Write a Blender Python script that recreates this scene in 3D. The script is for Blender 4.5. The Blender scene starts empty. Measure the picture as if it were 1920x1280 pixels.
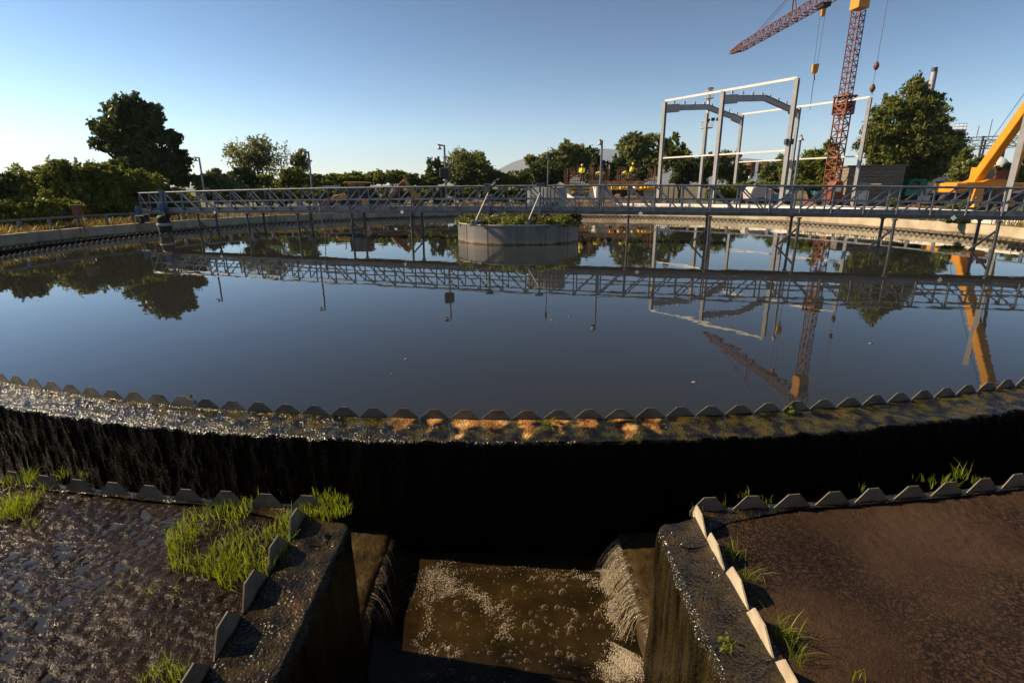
import bpy, bmesh, math, random
import numpy as np
from mathutils import Vector, Matrix
R = math.radians
sc = bpy.context.scene
COL = sc.collection
rng = np.random.default_rng(7)
random.seed(7)

# ------------------------------------------------------------------ camera, sky, sun, exposure
CAM = Vector((0, 0, 2.0)); FPX = 989.0; TH = R(16.31); ROLL = R(.34)
cam = bpy.data.objects.new('camera', bpy.data.cameras.new('camera')); COL.objects.link(cam)
cam.data.sensor_width = 36; cam.data.lens = FPX / 1920 * 36
cam.data.clip_start = .05; cam.data.clip_end = 40000
_r, _u, _f = Vector((1, 0, 0)), Vector((0, math.sin(TH), math.cos(TH))), Vector((0, math.cos(TH), -math.sin(TH)))
_c, _s = math.cos(ROLL), math.sin(ROLL)
_x = _c * _r - _s * _u; _y = _s * _r + _c * _u; _z = -_f
cam.matrix_world = Matrix(((_x.x, _y.x, _z.x, CAM.x), (_x.y, _y.y, _z.y, CAM.y), (_x.z, _y.z, _z.z, CAM.z), (0, 0, 0, 1)))
sc.camera = cam

SUN_AZ, SUN_EL = R(-80), R(34)          # azimuth from +Y (view direction), left is negative
w = bpy.data.worlds.new('World'); sc.world = w; w.use_nodes = True
sky = w.node_tree.nodes.new('ShaderNodeTexSky'); sky.sky_type = 'NISHITA'; sky.sun_disc = False
sky.sun_elevation = SUN_EL; sky.sun_rotation = SUN_AZ; sky.altitude = 500; sky.air_density = 1.0; sky.dust_density = .4; sky.ozone_density = 3.0
bg = w.node_tree.nodes['Background']; bg.inputs[1].default_value = .078
hs = w.node_tree.nodes.new('ShaderNodeHueSaturation'); hs.inputs['Saturation'].default_value = 1.20
bw = w.node_tree.nodes.new('ShaderNodeRGBToBW'); dv = w.node_tree.nodes.new('ShaderNodeMath'); dv.operation = 'DIVIDE'; dv.inputs[1].default_value = 4.0
pw = w.node_tree.nodes.new('ShaderNodeMath'); pw.operation = 'POWER'; pw.inputs[1].default_value = .80      # a clearer, deeper sky overhead
vs = w.node_tree.nodes.new('ShaderNodeVectorMath'); vs.operation = 'SCALE'; _l = w.node_tree.links.new
_l(sky.outputs[0], hs.inputs['Color']); _l(hs.outputs[0], bw.inputs[0]); _l(bw.outputs[0], dv.inputs[0]); _l(dv.outputs[0], pw.inputs[0])
_l(hs.outputs[0], vs.inputs[0]); _l(pw.outputs[0], vs.inputs['Scale']); _l(vs.outputs[0], bg.inputs[0])
sun = bpy.data.objects.new('sun', bpy.data.lights.new('sun', 'SUN')); COL.objects.link(sun)
sun.data.energy = 5.0; sun.data.angle = R(.53); sun.data.color = (1, .78, .50)
sdir = Vector((math.sin(SUN_AZ) * math.cos(SUN_EL), math.cos(SUN_AZ) * math.cos(SUN_EL), math.sin(SUN_EL)))
sun.rotation_euler = sdir.to_track_quat('Z', 'Y').to_euler(); sun.location = sdir * 60
sc.view_settings.view_transform = 'Standard'; sc.view_settings.look = 'None'
sc.view_settings.exposure = .95; sc.view_settings.gamma = 1

# ------------------------------------------------------------------ helpers
def ray(px, py):
    u, v = px - 960, 640 - py
    u, v = u * _c + v * _s, -u * _s + v * _c
    return u, FPX * math.cos(TH) + v * math.sin(TH), v * math.cos(TH) - FPX * math.sin(TH)
def at(px, py, F):
    """the point seen at a picture position, F metres ahead"""
    a, b, c = ray(px, py)
    return Vector((a / b * F, F, 2 + c / b * F))
def atz(px, py, z):
    a, b, c = ray(px, py); t = (z - 2) / c
    return Vector((a * t, b * t, z))
def pxm(F): return F / 989.0 * 1.04

class MB:
    def __init__(s): s.v = []; s.f = []
    def add(s, vs, fs):
        o = len(s.v); s.v += [tuple(v) for v in vs]; s.f += [tuple(i + o for i in f) for f in fs]
    def box(s, lo, hi, M=None):
        x0, y0, z0 = lo; x1, y1, z1 = hi
        vs = [(x0, y0, z0), (x1, y0, z0), (x1, y1, z0), (x0, y1, z0), (x0, y0, z1), (x1, y0, z1), (x1, y1, z1), (x0, y1, z1)]
        if M: vs = [M @ Vector(v) for v in vs]
        s.add(vs, [(3, 2, 1, 0), (4, 5, 6, 7), (0, 1, 5, 4), (1, 2, 6, 5), (2, 3, 7, 6), (3, 0, 4, 7)])
        return s
    def beam(s, p, q, wd, ht=None, up=(0, 0, 1)):
        p, q = Vector(p), Vector(q); ht = ht or wd
        z = (q - p); L = z.length
        if L < 1e-6: return s
        z.normalize(); up = Vector(up)
        if abs(z.dot(up)) > .98: up = Vector((0, 1, 0))
        x = z.cross(up).normalized(); y = x.cross(z).normalized()
        vs = []
        for c in (p, q):
            for a, b in ((-1, -1), (1, -1), (1, 1), (-1, 1)): vs.append(c + x * (a * wd / 2) + y * (b * ht / 2))
        s.add(vs, [(3, 2, 1, 0), (4, 5, 6, 7), (0, 1, 5, 4), (1, 2, 6, 5), (2, 3, 7, 6), (3, 0, 4, 7)])
        return s
    def hbeam(s, p, q, wd, ht, up=(0, 0, 1), t=.02):
        """an H / I section"""
        p, q = Vector(p), Vector(q); z = (q - p).normalized(); up = Vector(up)
        x = z.cross(up).normalized(); y = x.cross(z).normalized()
        for k in (-1, 1):
            o = y * (k * (ht / 2 - t / 2)); s.beam(p + o, q + o, wd, t, y)
        s.beam(p, q, t, ht - 2 * t - .002, y); return s
    def tube(s, p, q, r, n=8, r2=None, cap=True):
        p, q = Vector(p), Vector(q); z = (q - p).normalized(); r2 = r if r2 is None else r2
        up = Vector((0, 0, 1)) if abs(z.z) < .95 else Vector((0, 1, 0))
        x = z.cross(up).normalized(); y = z.cross(x).normalized(); vs = []
        for c, rr in ((p, r), (q, r2)):
            for k in range(n):
                a = 2 * math.pi * k / n; vs.append(c + x * (rr * math.cos(a)) + y * (rr * math.sin(a)))
        fs = [(k, (k + 1) % n, n + (k + 1) % n, n + k) for k in range(n)]
        if cap: fs += [tuple(range(n - 1, -1, -1)), tuple(range(n, 2 * n))]
        s.add(vs, fs); return s
    def path(s, pts, r, n=6):
        for a, b in zip(pts[:-1], pts[1:]): s.tube(a, b, r, n)
        return s
    def lathe(s, prof, c, n=24, a0=0, a1=2 * math.pi):
        full = abs(a1 - a0 - 2 * math.pi) < 1e-6; m = n if full else n + 1
        vs = [(c[0] + r * math.cos(a0 + (a1 - a0) * k / n), c[1] + r * math.sin(a0 + (a1 - a0) * k / n), c[2] + z) for r, z in prof for k in range(m)]
        fs = []
        for j in range(len(prof) - 1):
            for k in range(n):
                a, b = j * m + k, j * m + (k + 1) % m; fs.append((a, b, b + m, a + m))
        s.add(vs, fs); return s
    def prism(s, prof, y0, y1, M=None):
        """side profile (x, z) pushed from y0 to y1"""
        n = len(prof); vs = [Vector((x, y0, z)) for x, z in prof] + [Vector((x, y1, z)) for x, z in prof]
        if M: vs = [M @ v for v in vs]
        s.add(vs, [tuple(range(n)), tuple(range(2 * n - 1, n - 1, -1))] + [(k, n + k, n + (k + 1) % n, (k + 1) % n) for k in range(n)])
        return s
    def build(s, name, mat, parent=None, smooth=False, bevel=0, **tags):
        o0 = Vector(origin(parent))
        me = bpy.data.meshes.new(name)
        me.from_pydata([(v[0] - o0.x, v[1] - o0.y, v[2] - o0.z) for v in s.v], [], s.f); me.update()
        bm = bmesh.new(); bm.from_mesh(me); bmesh.ops.recalc_face_normals(bm, faces=bm.faces); bm.to_mesh(me); bm.free()
        return link(name, me, mat, parent, smooth, bevel, **tags)

def origin(o):
    v = Vector((0, 0, 0))
    while o is not None: v += o.location; o = o.parent
    return v
def link(name, me, mat, parent=None, smooth=False, bevel=0, **tags):
    ob = bpy.data.objects.new(name, me); COL.objects.link(ob)
    if mat is not None: me.materials.append(mat)
    if parent is not None: ob.parent = parent
    if smooth is True:
        me.polygons.foreach_set('use_smooth', [True] * len(me.polygons))
    elif smooth:
        me.polygons.foreach_set('use_smooth', [True] * len(me.polygons)); me.set_sharp_from_angle(angle=R(smooth))
    if bevel:
        b = ob.modifiers.new('bevel', 'BEVEL'); b.width = bevel; b.segments = 2; b.limit_method = 'ANGLE'; b.angle_limit = R(40)
    tag(ob, **tags); return ob
def tag(o, label=None, cat=None, group=None, kind=None):
    if label: o['label'] = label
    if cat: o['category'] = cat
    if group: o['group'] = group
    if kind: o['kind'] = kind
    return o
def thing(name, loc, label, cat, group=None):
    o = bpy.data.objects.new(name, None); COL.objects.link(o); o.location = loc; o.empty_display_size = .2
    return tag(o, label, cat, group)
def npmesh(name, V, F, mat, parent=None, smooth=False, **tags):
    """V (n,3), F (m,k) numpy"""
    o0 = np.array(origin(parent)); V = np.asarray(V, np.float32) - o0.astype(np.float32)
    me = bpy.data.meshes.new(name); m, k = F.shape
    me.vertices.add(len(V)); me.vertices.foreach_set('co', V.ravel().astype(np.float32))
    me.loops.add(m * k); me.loops.foreach_set('vertex_index', F.ravel().astype(np.int32))
    me.polygons.add(m); me.polygons.foreach_set('loop_start', np.arange(0, m * k, k, dtype=np.int32))
    me.polygons.foreach_set('loop_total', np.full(m, k, dtype=np.int32)); me.update(calc_edges=True)
    return link(name, me, mat, parent, smooth, **tags)

# ------------------------------------------------------------------ materials
def nodes(name):
    m = bpy.data.materials.new(name); m.use_nodes = True
    nt = m.node_tree; return m, nt, nt.nodes['Principled BSDF'], nt.nodes.new, nt.links.new
def ramp(new, pts):
    r = new('ShaderNodeValToRGB'); e = r.color_ramp.elements
    while len(e) < len(pts): e.new(.5)
    for k, (p, c) in enumerate(pts):
        e[k].position = p; e[k].color = (*c, 1) if len(c) == 3 else c
    return r
def mat(name, c1, c2=None, scale=4, rough=.6, bump=0, bscale=None, metal=0, detail=6, spec=.5, coat=0, lo=.35, hi=.68, dist=.02, stretch=None, rough2=None):
    m, nt, b, new, ln = nodes(name)
    tc = new('ShaderNodeTexCoord'); mp = new('ShaderNodeMapping'); ln(tc.outputs['Object'], mp.inputs[0])
    if stretch: mp.inputs['Scale'].default_value = stretch
    n = new('ShaderNodeTexNoise'); n.inputs['Scale'].default_value = scale; n.inputs['Detail'].default_value = detail; ln(mp.outputs[0], n.inputs['Vector'])
    r = ramp(new, [(lo, c1), (hi, c2 or c1)]); ln(n.outputs['Fac'], r.inputs[0]); ln(r.outputs[0], b.inputs['Base Color'])
    b.inputs['Roughness'].default_value = rough; b.inputs['Metallic'].default_value = metal; b.inputs['Specular IOR Level'].default_value = spec
    if coat: b.inputs['Coat Weight'].default_value = coat; b.inputs['Coat Roughness'].default_value = .12
    if rough2 is not None:
        mr = new('ShaderNodeMapRange'); mr.inputs[1].default_value = lo; mr.inputs[2].default_value = hi; mr.inputs[3].default_value = rough; mr.inputs[4].default_value = rough2
        ln(n.outputs['Fac'], mr.inputs[0]); ln(mr.outputs[0], b.inputs['Roughness'])
    if bump:
        n2 = new('ShaderNodeTexNoise'); n2.inputs['Scale'].default_value = bscale or scale * 4; n2.inputs['Detail'].default_value = 8; ln(mp.outputs[0], n2.inputs['Vector'])
        bp = new('ShaderNodeBump'); bp.inputs['Strength'].default_value = bump; bp.inputs['Distance'].default_value = dist
        ln(n2.outputs['Fac'], bp.inputs['Height']); ln(bp.outputs[0], b.inputs['Normal'])
    return m
def leafmat(name, c1, c2, trans=.35, scale=.35, rough=.5):
    m, nt, b, new, ln = nodes(name)
    g = new('ShaderNodeNewGeometry'); tc = new('ShaderNodeTexCoord')
    n = new('ShaderNodeTexNoise'); n.inputs['Scale'].default_value = scale; n.inputs['Detail'].default_value = 3; ln(tc.outputs['Object'], n.inputs['Vector'])
    mx = new('ShaderNodeMath'); mx.operation = 'MULTIPLY_ADD'; mx.inputs[1].default_value = .55
    ln(g.outputs['Random Per Island'], mx.inputs[0])
    mr = new('ShaderNodeMath'); mr.operation = 'MULTIPLY_ADD'; mr.inputs[1].default_value = 1.1; mr.inputs[2].default_value = -.32; ln(n.outputs['Fac'], mr.inputs[0]); ln(mr.outputs[0], mx.inputs[2])
    r = ramp(new, [(.05, c1), (.95, c2)]); ln(mx.outputs[0], r.inputs[0]); ln(r.outputs[0], b.inputs['Base Color'])
    b.inputs['Roughness'].default_value = rough; b.inputs['Specular IOR Level'].default_value = .3
    tr = new('ShaderNodeBsdfTranslucent'); ln(r.outputs[0], tr.inputs[0])
    ms = new('ShaderNodeMixShader'); ms.inputs[0].default_value = trans
    ln(b.outputs[0], ms.inputs[1]); ln(tr.outputs[0], ms.inputs[2]); ln(ms.outputs[0], nt.nodes['Material Output'].inputs[0])
    return m

M = {}
M['galv'] = mat('galvanised_steel', (.105, .115, .135), (.20, .21, .235), 6, .45, .15, 60, metal=.5)
M['galv_dark'] = mat('weathered_steel', (.040, .043, .05), (.085, .088, .095), 5, .5, .2, 40, metal=.4)
M['primer'] = mat('grey_primer_steel', (.25, .25, .265), (.32, .315, .32), 2, .5)
M['white_steel'] = mat('white_primer_steel', (.52, .50, .48), (.60, .58, .56), 2, .5)
M['blue'] = mat('blue_paint', (.015, .09, .20), (.02, .12, .26), 6, .4)
M['cyan'] = mat('lift_blue_paint', (.02, .20, .33), (.03, .26, .42), 3, .4)
M['rubber'] = mat('black_rubber', (.008, .008, .008), (.02, .02, .02), 6, .7)
M['black'] = mat('black_paint', (.012, .012, .012), (.03, .03, .03), 5, .5)
M['rust'] = mat('rusty_steel', (.13, .045, .015), (.26, .10, .035), 9, .8, .3, 40)
M['rebar'] = mat('rusty_rebar', (.075, .032, .016), (.13, .055, .024), 3, .85)
M['orange'] = mat('crane_orange', (.15, .036, .012), (.22, .055, .016), 2, .55)
M['red'] = mat('crane_red', (.10, .026, .016), (.15, .038, .022), 2, .6)
M['yellow'] = mat('machine_yellow', (.52, .21, .008), (.60, .26, .012), 2, .42)
M['yellow2'] = mat('formwork_yellow', (.70, .36, .02), (.78, .44, .04), 3, .5)
M['hiviz'] = mat('hi_viz_yellow', (.72, .62, .02), (.8, .68, .04), 4, .7)
M['hivizo'] = mat('hi_viz_orange', (.75, .22, .02), (.8, .28, .03), 4, .7)
M['skin'] = mat('skin', (.35, .19, .12), (.42, .24, .16), 4, .6)
M['trousers'] = mat('dark_trousers', (.02, .025, .04), (.05, .05, .06), 5, .8)
M['helmet'] = mat('yellow_helmet', (.75, .5, .01), (.8, .55, .02), 2, .3)
M['concrete'] = mat('concrete', (.30, .275, .235), (.42, .385, .33), 1.6, .85, .35, 22)
M['panel'] = mat('pale_concrete_panel', (.60, .57, .52), (.70, .67, .62), 1.2, .8, .1, 30)
M['board'] = mat('weathered_board', (.13, .105, .08), (.24, .20, .155), 3, .85, .3, 20, stretch=(.6, .6, 9))
M['wood'] = mat('formwork_wood', (.20, .12, .06), (.34, .22, .12), 3, .8, .2, 20)
M['green'] = mat('truck_green', (.01, .16, .10), (.015, .21, .13), 3, .4)
M['glass'] = mat('dark_glass', (.02, .035, .04), (.03, .05, .055), 2, .06)
M['grey_body'] = mat('grey_body', (.36, .34, .32), (.46, .43, .40), 2, .5)
M['white'] = mat('white_paint', (.72, .70, .66), (.8, .78, .74), 3, .5)
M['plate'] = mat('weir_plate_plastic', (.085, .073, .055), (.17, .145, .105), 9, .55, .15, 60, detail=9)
M['plate_sunlit'] = mat('sunlit_weir_plate', (.36, .30, .215), (.50, .43, .315), 12, .6, .15, 60, detail=9)  # lighter copy of the weir plate, with sunlight put into its colour
M['bark'] = mat('bark', (.035, .026, .018), (.075, .058, .042), 6, .9, .4, 25)
M['soil'] = mat('dug_soil', (.055, .03, .016), (.16, .09, .05), 2.5, .95, .6, 9, detail=9)
M['floor_wet'] = mat('wet_slime_floor', (.018, .012, .005), (.060, .040, .016), 5, .35, .8, 14, dist=.03, spec=.3)
M['silo'] = mat('grey_silo', (.34, .32, .30), (.42, .40, .37), 1.5, .7)
M['lf_dark'] = leafmat('dark_leaves', (.030, .048, .010), (.095, .122, .024), 0.34)
M['lf_bush'] = leafmat('bramble_leaves', (.060, .088, .012), (.25, .26, .034), 0.45, .5)
M['lf_olive'] = leafmat('willow_leaves', (.095, .125, .036), (.28, .29, .085), 0.45)
M['lf_green'] = leafmat('fresh_leaves', (.08, .118, .018), (.27, .30, .045), 0.48)
M['lf_birch'] = leafmat('birch_leaves', (.062, .088, .018), (.24, .245, .052), 0.45, .6)
M['lf_hedge'] = leafmat('hedge_leaves', (.035, .056, .011), (.15, .17, .03), 0.4)
M['lf_ivy'] = leafmat('ivy_leaves', (.06, .09, .014), (.24, .25, .045), 0.4, 2)
M['dry'] = leafmat('dry_grass', (.13, .10, .025), (.33, .24, .06), .3, .3)
M['grass'] = leafmat('wet_grass', (.085, .125, .006), (.30, .345, .018), .5, 5)

# ------------------------------------------------------------------ tank geometry (metres, crest level z = 0)
CX, CY = .28, 20.96
R1I, R1O = 16.58, 17.03           # inner weir wall
ZW = -.02                          # water level
def wall_xy(a, off=0):            # outer wall, slightly wider on the near side
    return CX + (18.72 + off) * math.cos(a), 20.43 + (19.25 + off) * math.sin(a)
def ring_xy(a, r): return CX + r * math.cos(a), CY + r * math.sin(a)

def water_mat():
    m, nt, b, new, ln = nodes('murky_water')
    b.inputs['Base Color'].default_value = (.019, .020, .019, 1); b.inputs['Roughness'].default_value = .012; b.inputs['IOR'].default_value = 1.33
    tc = new('ShaderNodeTexCoord')
    n = new('ShaderNodeTexNoise'); n.inputs['Scale'].default_value = 1.1; n.inputs['Detail'].default_value = 3; ln(tc.outputs['Object'], n.inputs['Vector'])
    n2 = new('ShaderNodeTexNoise'); n2.inputs['Scale'].default_value = 7; n2.inputs['Detail'].default_value = 2; ln(tc.outputs['Object'], n2.inputs['Vector'])
    # the breeze ruffles the water more towards the right-hand side
    gm = new('ShaderNodeTexNoise'); gm.inputs['Scale'].default_value = .12; ln(tc.outputs['Object'], gm.inputs['Vector'])
    mr = new('ShaderNodeMapRange'); mr.inputs[1].default_value = .45; mr.inputs[2].default_value = .7; mr.inputs[3].default_value = .15; mr.inputs[4].default_value = 1; ln(gm.outputs['Fac'], mr.inputs[0])
    mu = new('ShaderNodeMath'); mu.operation = 'MULTIPLY'; ln(n2.outputs['Fac'], mu.inputs[0]); ln(mr.outputs[0], mu.inputs[1])
    ad = new('ShaderNodeMath'); ad.operation = 'MULTIPLY_ADD'; ad.inputs[1].default_value = .16; ln(mu.outputs[0], ad.inputs[0]); ln(n.outputs['Fac'], ad.inputs[2])
    bp = new('ShaderNodeBump'); bp.inputs['Strength'].default_value = 1; bp.inputs['Distance'].default_value = .0022
    ln(ad.outputs[0], bp.inputs['Height']); ln(bp.outputs[0], b.inputs['Normal'])
    return m
M['water'] = water_mat()

def disc(name, r, z, m, n=160, **t):
    V = [(CX, CY, z)] + [(*ring_xy(2 * math.pi * k / n, r), z) for k in range(n)]
    mb = MB(); mb.v = V; mb.f = [(0, 1 + k, 1 + (k + 1) % n) for k in range(n)]
    return mb.build(name, m, **t)
disc('tank_water', R1I - .004, ZW, M['water'], kind='structure')

# ground sheet with the tank's opening cut out of it
GZ = .30
def ground_mat():
    m, nt, b, new, ln = nodes('rough_ground')
    tc = new('ShaderNodeTexCoord')
    n = new('ShaderNodeTexNoise'); n.inputs['Scale'].default_value = .18; n.inputs['Detail'].default_value = 8; ln(tc.outputs['Object'], n.inputs['Vector'])
    r = ramp(new, [(.35, (.04, .048, .012)), (.5, (.10, .085, .028)), (.66, (.14, .092, .05))]); ln(n.outputs['Fac'], r.inputs[0])
    n2 = new('ShaderNodeTexNoise'); n2.inputs['Scale'].default_value = 3; n2.inputs['Detail'].default_value = 8; ln(tc.outputs['Object'], n2.inputs['Vector'])
    mx = new('ShaderNodeMix'); mx.data_type = 'RGBA'; mx.blend_type = 'MULTIPLY'; mx.inputs[0].default_value = .7
    r2 = ramp(new, [(.3, (.45, .45, .45)), (.7, (1.2, 1.2, 1.2))]); ln(n2.outputs['Fac'], r2.inputs[0]); ln(r.outputs[0], mx.inputs[6]); ln(r2.outputs[0], mx.inputs[7])
    ln(mx.outputs[2], b.inputs['Base Color']); b.inputs['Roughness'].default_value = .95
    bp = new('ShaderNodeBump'); bp.inputs['Strength'].default_value = .6; bp.inputs['Distance'].default_value = .1; ln(n2.outputs['Fac'], bp.inputs['Height']); ln(bp.outputs[0], b.inputs['Normal'])
    return m
M['ground'] = ground_mat()
mb = MB(); N = 128; offs = [.28, 1.5, 4, 10, 25, 60, 150, 500, 2000, 6000, 9000]
for o_ in offs:
    for k in range(N):
        x, y = wall_xy(2 * math.pi * k / N, o_); mb.v.append((x, y, GZ if o_ < 3000 else GZ - 2))
for j in range(len(offs) - 1):
    for k in range(N):
        a, b_ = j * N + k, j * N + (k + 1) % N; mb.f.append((a, b_, b_ + N, a + N))
mb.build('ground', M['ground'], kind='structure')

# ------------------------------------------------------------------ numpy noise, foliage and grass builders
_tab = np.random.default_rng(3).random((256, 256))
def vnoise(x, y):
    xi, yi = np.floor(x).astype(int), np.floor(y).astype(int); fx, fy = x - xi, y - yi
    fx = fx * fx * (3 - 2 * fx); fy = fy * fy * (3 - 2 * fy)
    a = _tab[xi & 255, yi & 255]; b = _tab[(xi + 1) & 255, yi & 255]; c = _tab[xi & 255, (yi + 1) & 255]; d = _tab[(xi + 1) & 255, (yi + 1) & 255]
    return (a * (1 - fx) + b * fx) * (1 - fy) + (c * (1 - fx) + d * fx) * fy
def fbm(x, y, o=4):
    s = 0; a = .5
    for k in range(o): s = s + a * vnoise(x * 2 ** k + 17.3 * k, y * 2 ** k + 5.1 * k); a *= .5
    return s
def gridfaces(n, m, off=0):
    i, j = np.meshgrid(np.arange(n - 1), np.arange(m - 1), indexing='ij'); a = (i * m + j).ravel() + off
    return np.stack([a, a + 1, a + m + 1, a + m], 1)
def unit(a): return a / np.linalg.norm(a, axis=1, keepdims=True)

LEAFN, LEAFS = 1.9, .70
def leafcloud(lobes, n, size, r, elong=1.9, droop=0., clumps=26, spread=.30, shell=.55):
    """leaf quads gathered in clumps through the volume of the lobes; lobes: (centre, (rx, ry, rz), weight)"""
    W = np.array([l[2] for l in lobes], float); W /= W.sum(); P = []; O = []; n = int(n * LEAFN); size = size * LEAFS
    for (c, rad, wt), wf in zip(lobes, W):
        k = max(30, int(n * wf)); rad = np.array(rad, float)
        nc = max(6, int(clumps * (.6 + .8 * r.random())))
        cd = unit(r.normal(size=(nc, 3))); cr = shell + (1.02 - shell) * r.random((nc, 1)) ** .7
        cc = cd * cr
        cs = spread * (.55 + .9 * r.random(nc))
        w_ = cs ** 2; ci = r.choice(nc, k, p=w_ / w_.sum())
        q = r.normal(size=(k, 3)); q *= .62 / np.maximum(1, np.linalg.norm(q, axis=1, keepdims=True) / 1.9)
        ns = 9; sd = unit(.55 * cd[:, None, :].repeat(ns, 1).reshape(-1, 3) + r.normal(size=(nc * ns, 3)) * .6 - np.array([0, 0, droop * .6]))      # leaves strung along twigs
        si = ci * ns + r.integers(0, ns, k); on = r.random(k) < .62
        tq = sd[si] * (1.75 * r.random((k, 1)) ** .8) + r.normal(size=(k, 3)) * .13
        q = np.where(on[:, None], tq, q)
        p = cc[ci] + q * cs[ci][:, None]
        P.append(np.array(c) + p * rad); O.append(unit(p * .5 + q * .35 + np.array([0, 0, .15])))
    P = np.concatenate(P); O = np.concatenate(O); k = len(P)
    nrm = unit(O * .55 + .75 * r.normal(size=(k, 3)))
    t = unit(np.cross(nrm, r.normal(size=(k, 3)))); t[:, 2] -= droop; t = unit(t)
    b = unit(np.cross(nrm, t)); s = size * (.55 + .9 * r.random((k, 1)))
    a = t * s * elong * .5; b = b * s * .5
    V = np.stack([P - a, P + b - a * .1, P + a, P - b - a * .1], 1).reshape(-1, 3)
    return V, np.arange(4 * k).reshape(-1, 4)
def px_lobes(F, items, depth=.85):
    """(px, py, rx, ry[, weight[, dF]]) picture outlines at distance F to solid lobes"""
    out = []
    for it in items:
        x, y, rx, ry = it[:4]; wt = it[4] if len(it) > 4 else rx * ry; dF = it[5] if len(it) > 5 else 0
        c = at(x, y, F + dF); k = pxm(F + dF) * .90
        out.append((c, (rx * k, depth * min(rx, ry * 1.3) * k, ry * k), wt))
    return out
def shrub(F, items, n, size, m, label, cat='shrub', group=None, name='bush', seed=0, **kw):
    lb = px_lobes(F, items); V, Fc = leafcloud(lb, n, size, np.random.default_rng(100 + seed), **kw)
    c = lb[0][0]; root = Vector((c.x, c.y, GZ))
    ob = npmesh(name, V, Fc, M[m]); 
    me = ob.data; co = np.empty(len(me.vertices) * 3, np.float32); me.vertices.foreach_get('co', co)
    co = co.reshape(-1, 3); co -= np.array(root, np.float32); co[:, 2] = np.maximum(co[:, 2], .01 * rng.random(len(co))); me.vertices.foreach_set('co', co.ravel()); me.update(); ob.location = root
    return tag(ob, label, cat, group)
def limb(mb, p, q, r0, r1, seed, n=5, wob=.06):
    rr = random.Random(seed); p, q = Vector(p), Vector(q); L = (q - p).length; pts = [p]
    for k in range(1, n):
        t = k / n; pts.append(p.lerp(q, t) + Vector((rr.uniform(-1, 1), rr.uniform(-1, 1), rr.uniform(-.4, .6))) * wob * L)
    pts.append(q)
    for k in range(n):
        mb.tube(pts[k], pts[k + 1], r0 + (r1 - r0) * k / n, 7, r0 + (r1 - r0) * (k + 1) / n, cap=False)
    return pts
def tree(name, F, base_px, items, n, size, m, label, group=None, seed=0, tr=.25, cat='tree', twigs=0, limbs=True, **kw):
    b = at(base_px[0], base_px[1], F); b.z = GZ - .1
    root = thing(name, b, label, cat, group)
    lb = px_lobes(F, items); V, Fc = leafcloud(lb, n, size, np.random.default_rng(200 + seed), **kw)
    V[:, 2] = np.maximum(V[:, 2], GZ + .05)
    npmesh('crown', V, Fc, M[m], root)
    mb = MB(); top = max((l[0] for l in lb), key=lambda v: v.z)
    fork = b.lerp(Vector((top.x, top.y, top.z)), .38)
    limb(mb, b, fork, tr, tr * .7, seed, 5, .03)
    for i, l in enumerate(lb if limbs else []):
        e = l[0]; limb(mb, fork, e, tr * .5, tr * .12, seed + i + 1, 6)
        rr = random.Random(seed * 7 + i)
        for k in range(3 + twigs):
            d = Vector((rr.uniform(-1, 1) * l[1][0], rr.uniform(-1, 1) * l[1][1], rr.uniform(-.2, 1) * l[1][2])) * .85
            limb(mb, fork.lerp(e, rr.uniform(.5, 1)), e + d, tr * .16, tr * .03, seed + i * 9 + k, 4)
    mb.build('trunk', M['bark'], root, True)
    return root
def blades(P, L, wd, r, lean=.35, bias=(0, 0)):
    """curved grass blades standing on the points P"""
    k = len(P); L = L * (.5 + .8 * r.random((k, 1))); az = r.random((k, 1)) * 2 * np.pi
    d = np.concatenate([np.cos(az) + bias[0], np.sin(az) + bias[1], np.zeros((k, 1))], 1); le = lean * (.2 + 1.5 * r.random((k, 1)))
    az2 = r.random((k, 1)) * 2 * np.pi
    sd = np.concatenate([np.cos(az2), np.sin(az2), np.zeros((k, 1))], 1) * wd * (.6 + .7 * r.random((k, 1)))
    rows = []
    for t, wf in ((0, .7), (.35, 1), (.7, .7), (1, .0)):
        c = P + np.array([0, 0, 1.]) * L * t * (1 - .25 * le * t) + d * L * le * t * t
        rows.append((c - sd * wf / 2, c + sd * wf / 2))
    V = np.stack([x for rw in rows for x in rw], 1).reshape(-1, 3)
    b = (np.arange(k) * 8)[:, None]
    F = np.concatenate([b + np.array([[j, j + 1, j + 3, j + 2]]) for j in (0, 2, 4)], 1).reshape(-1, 4)
    return V, F

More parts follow.
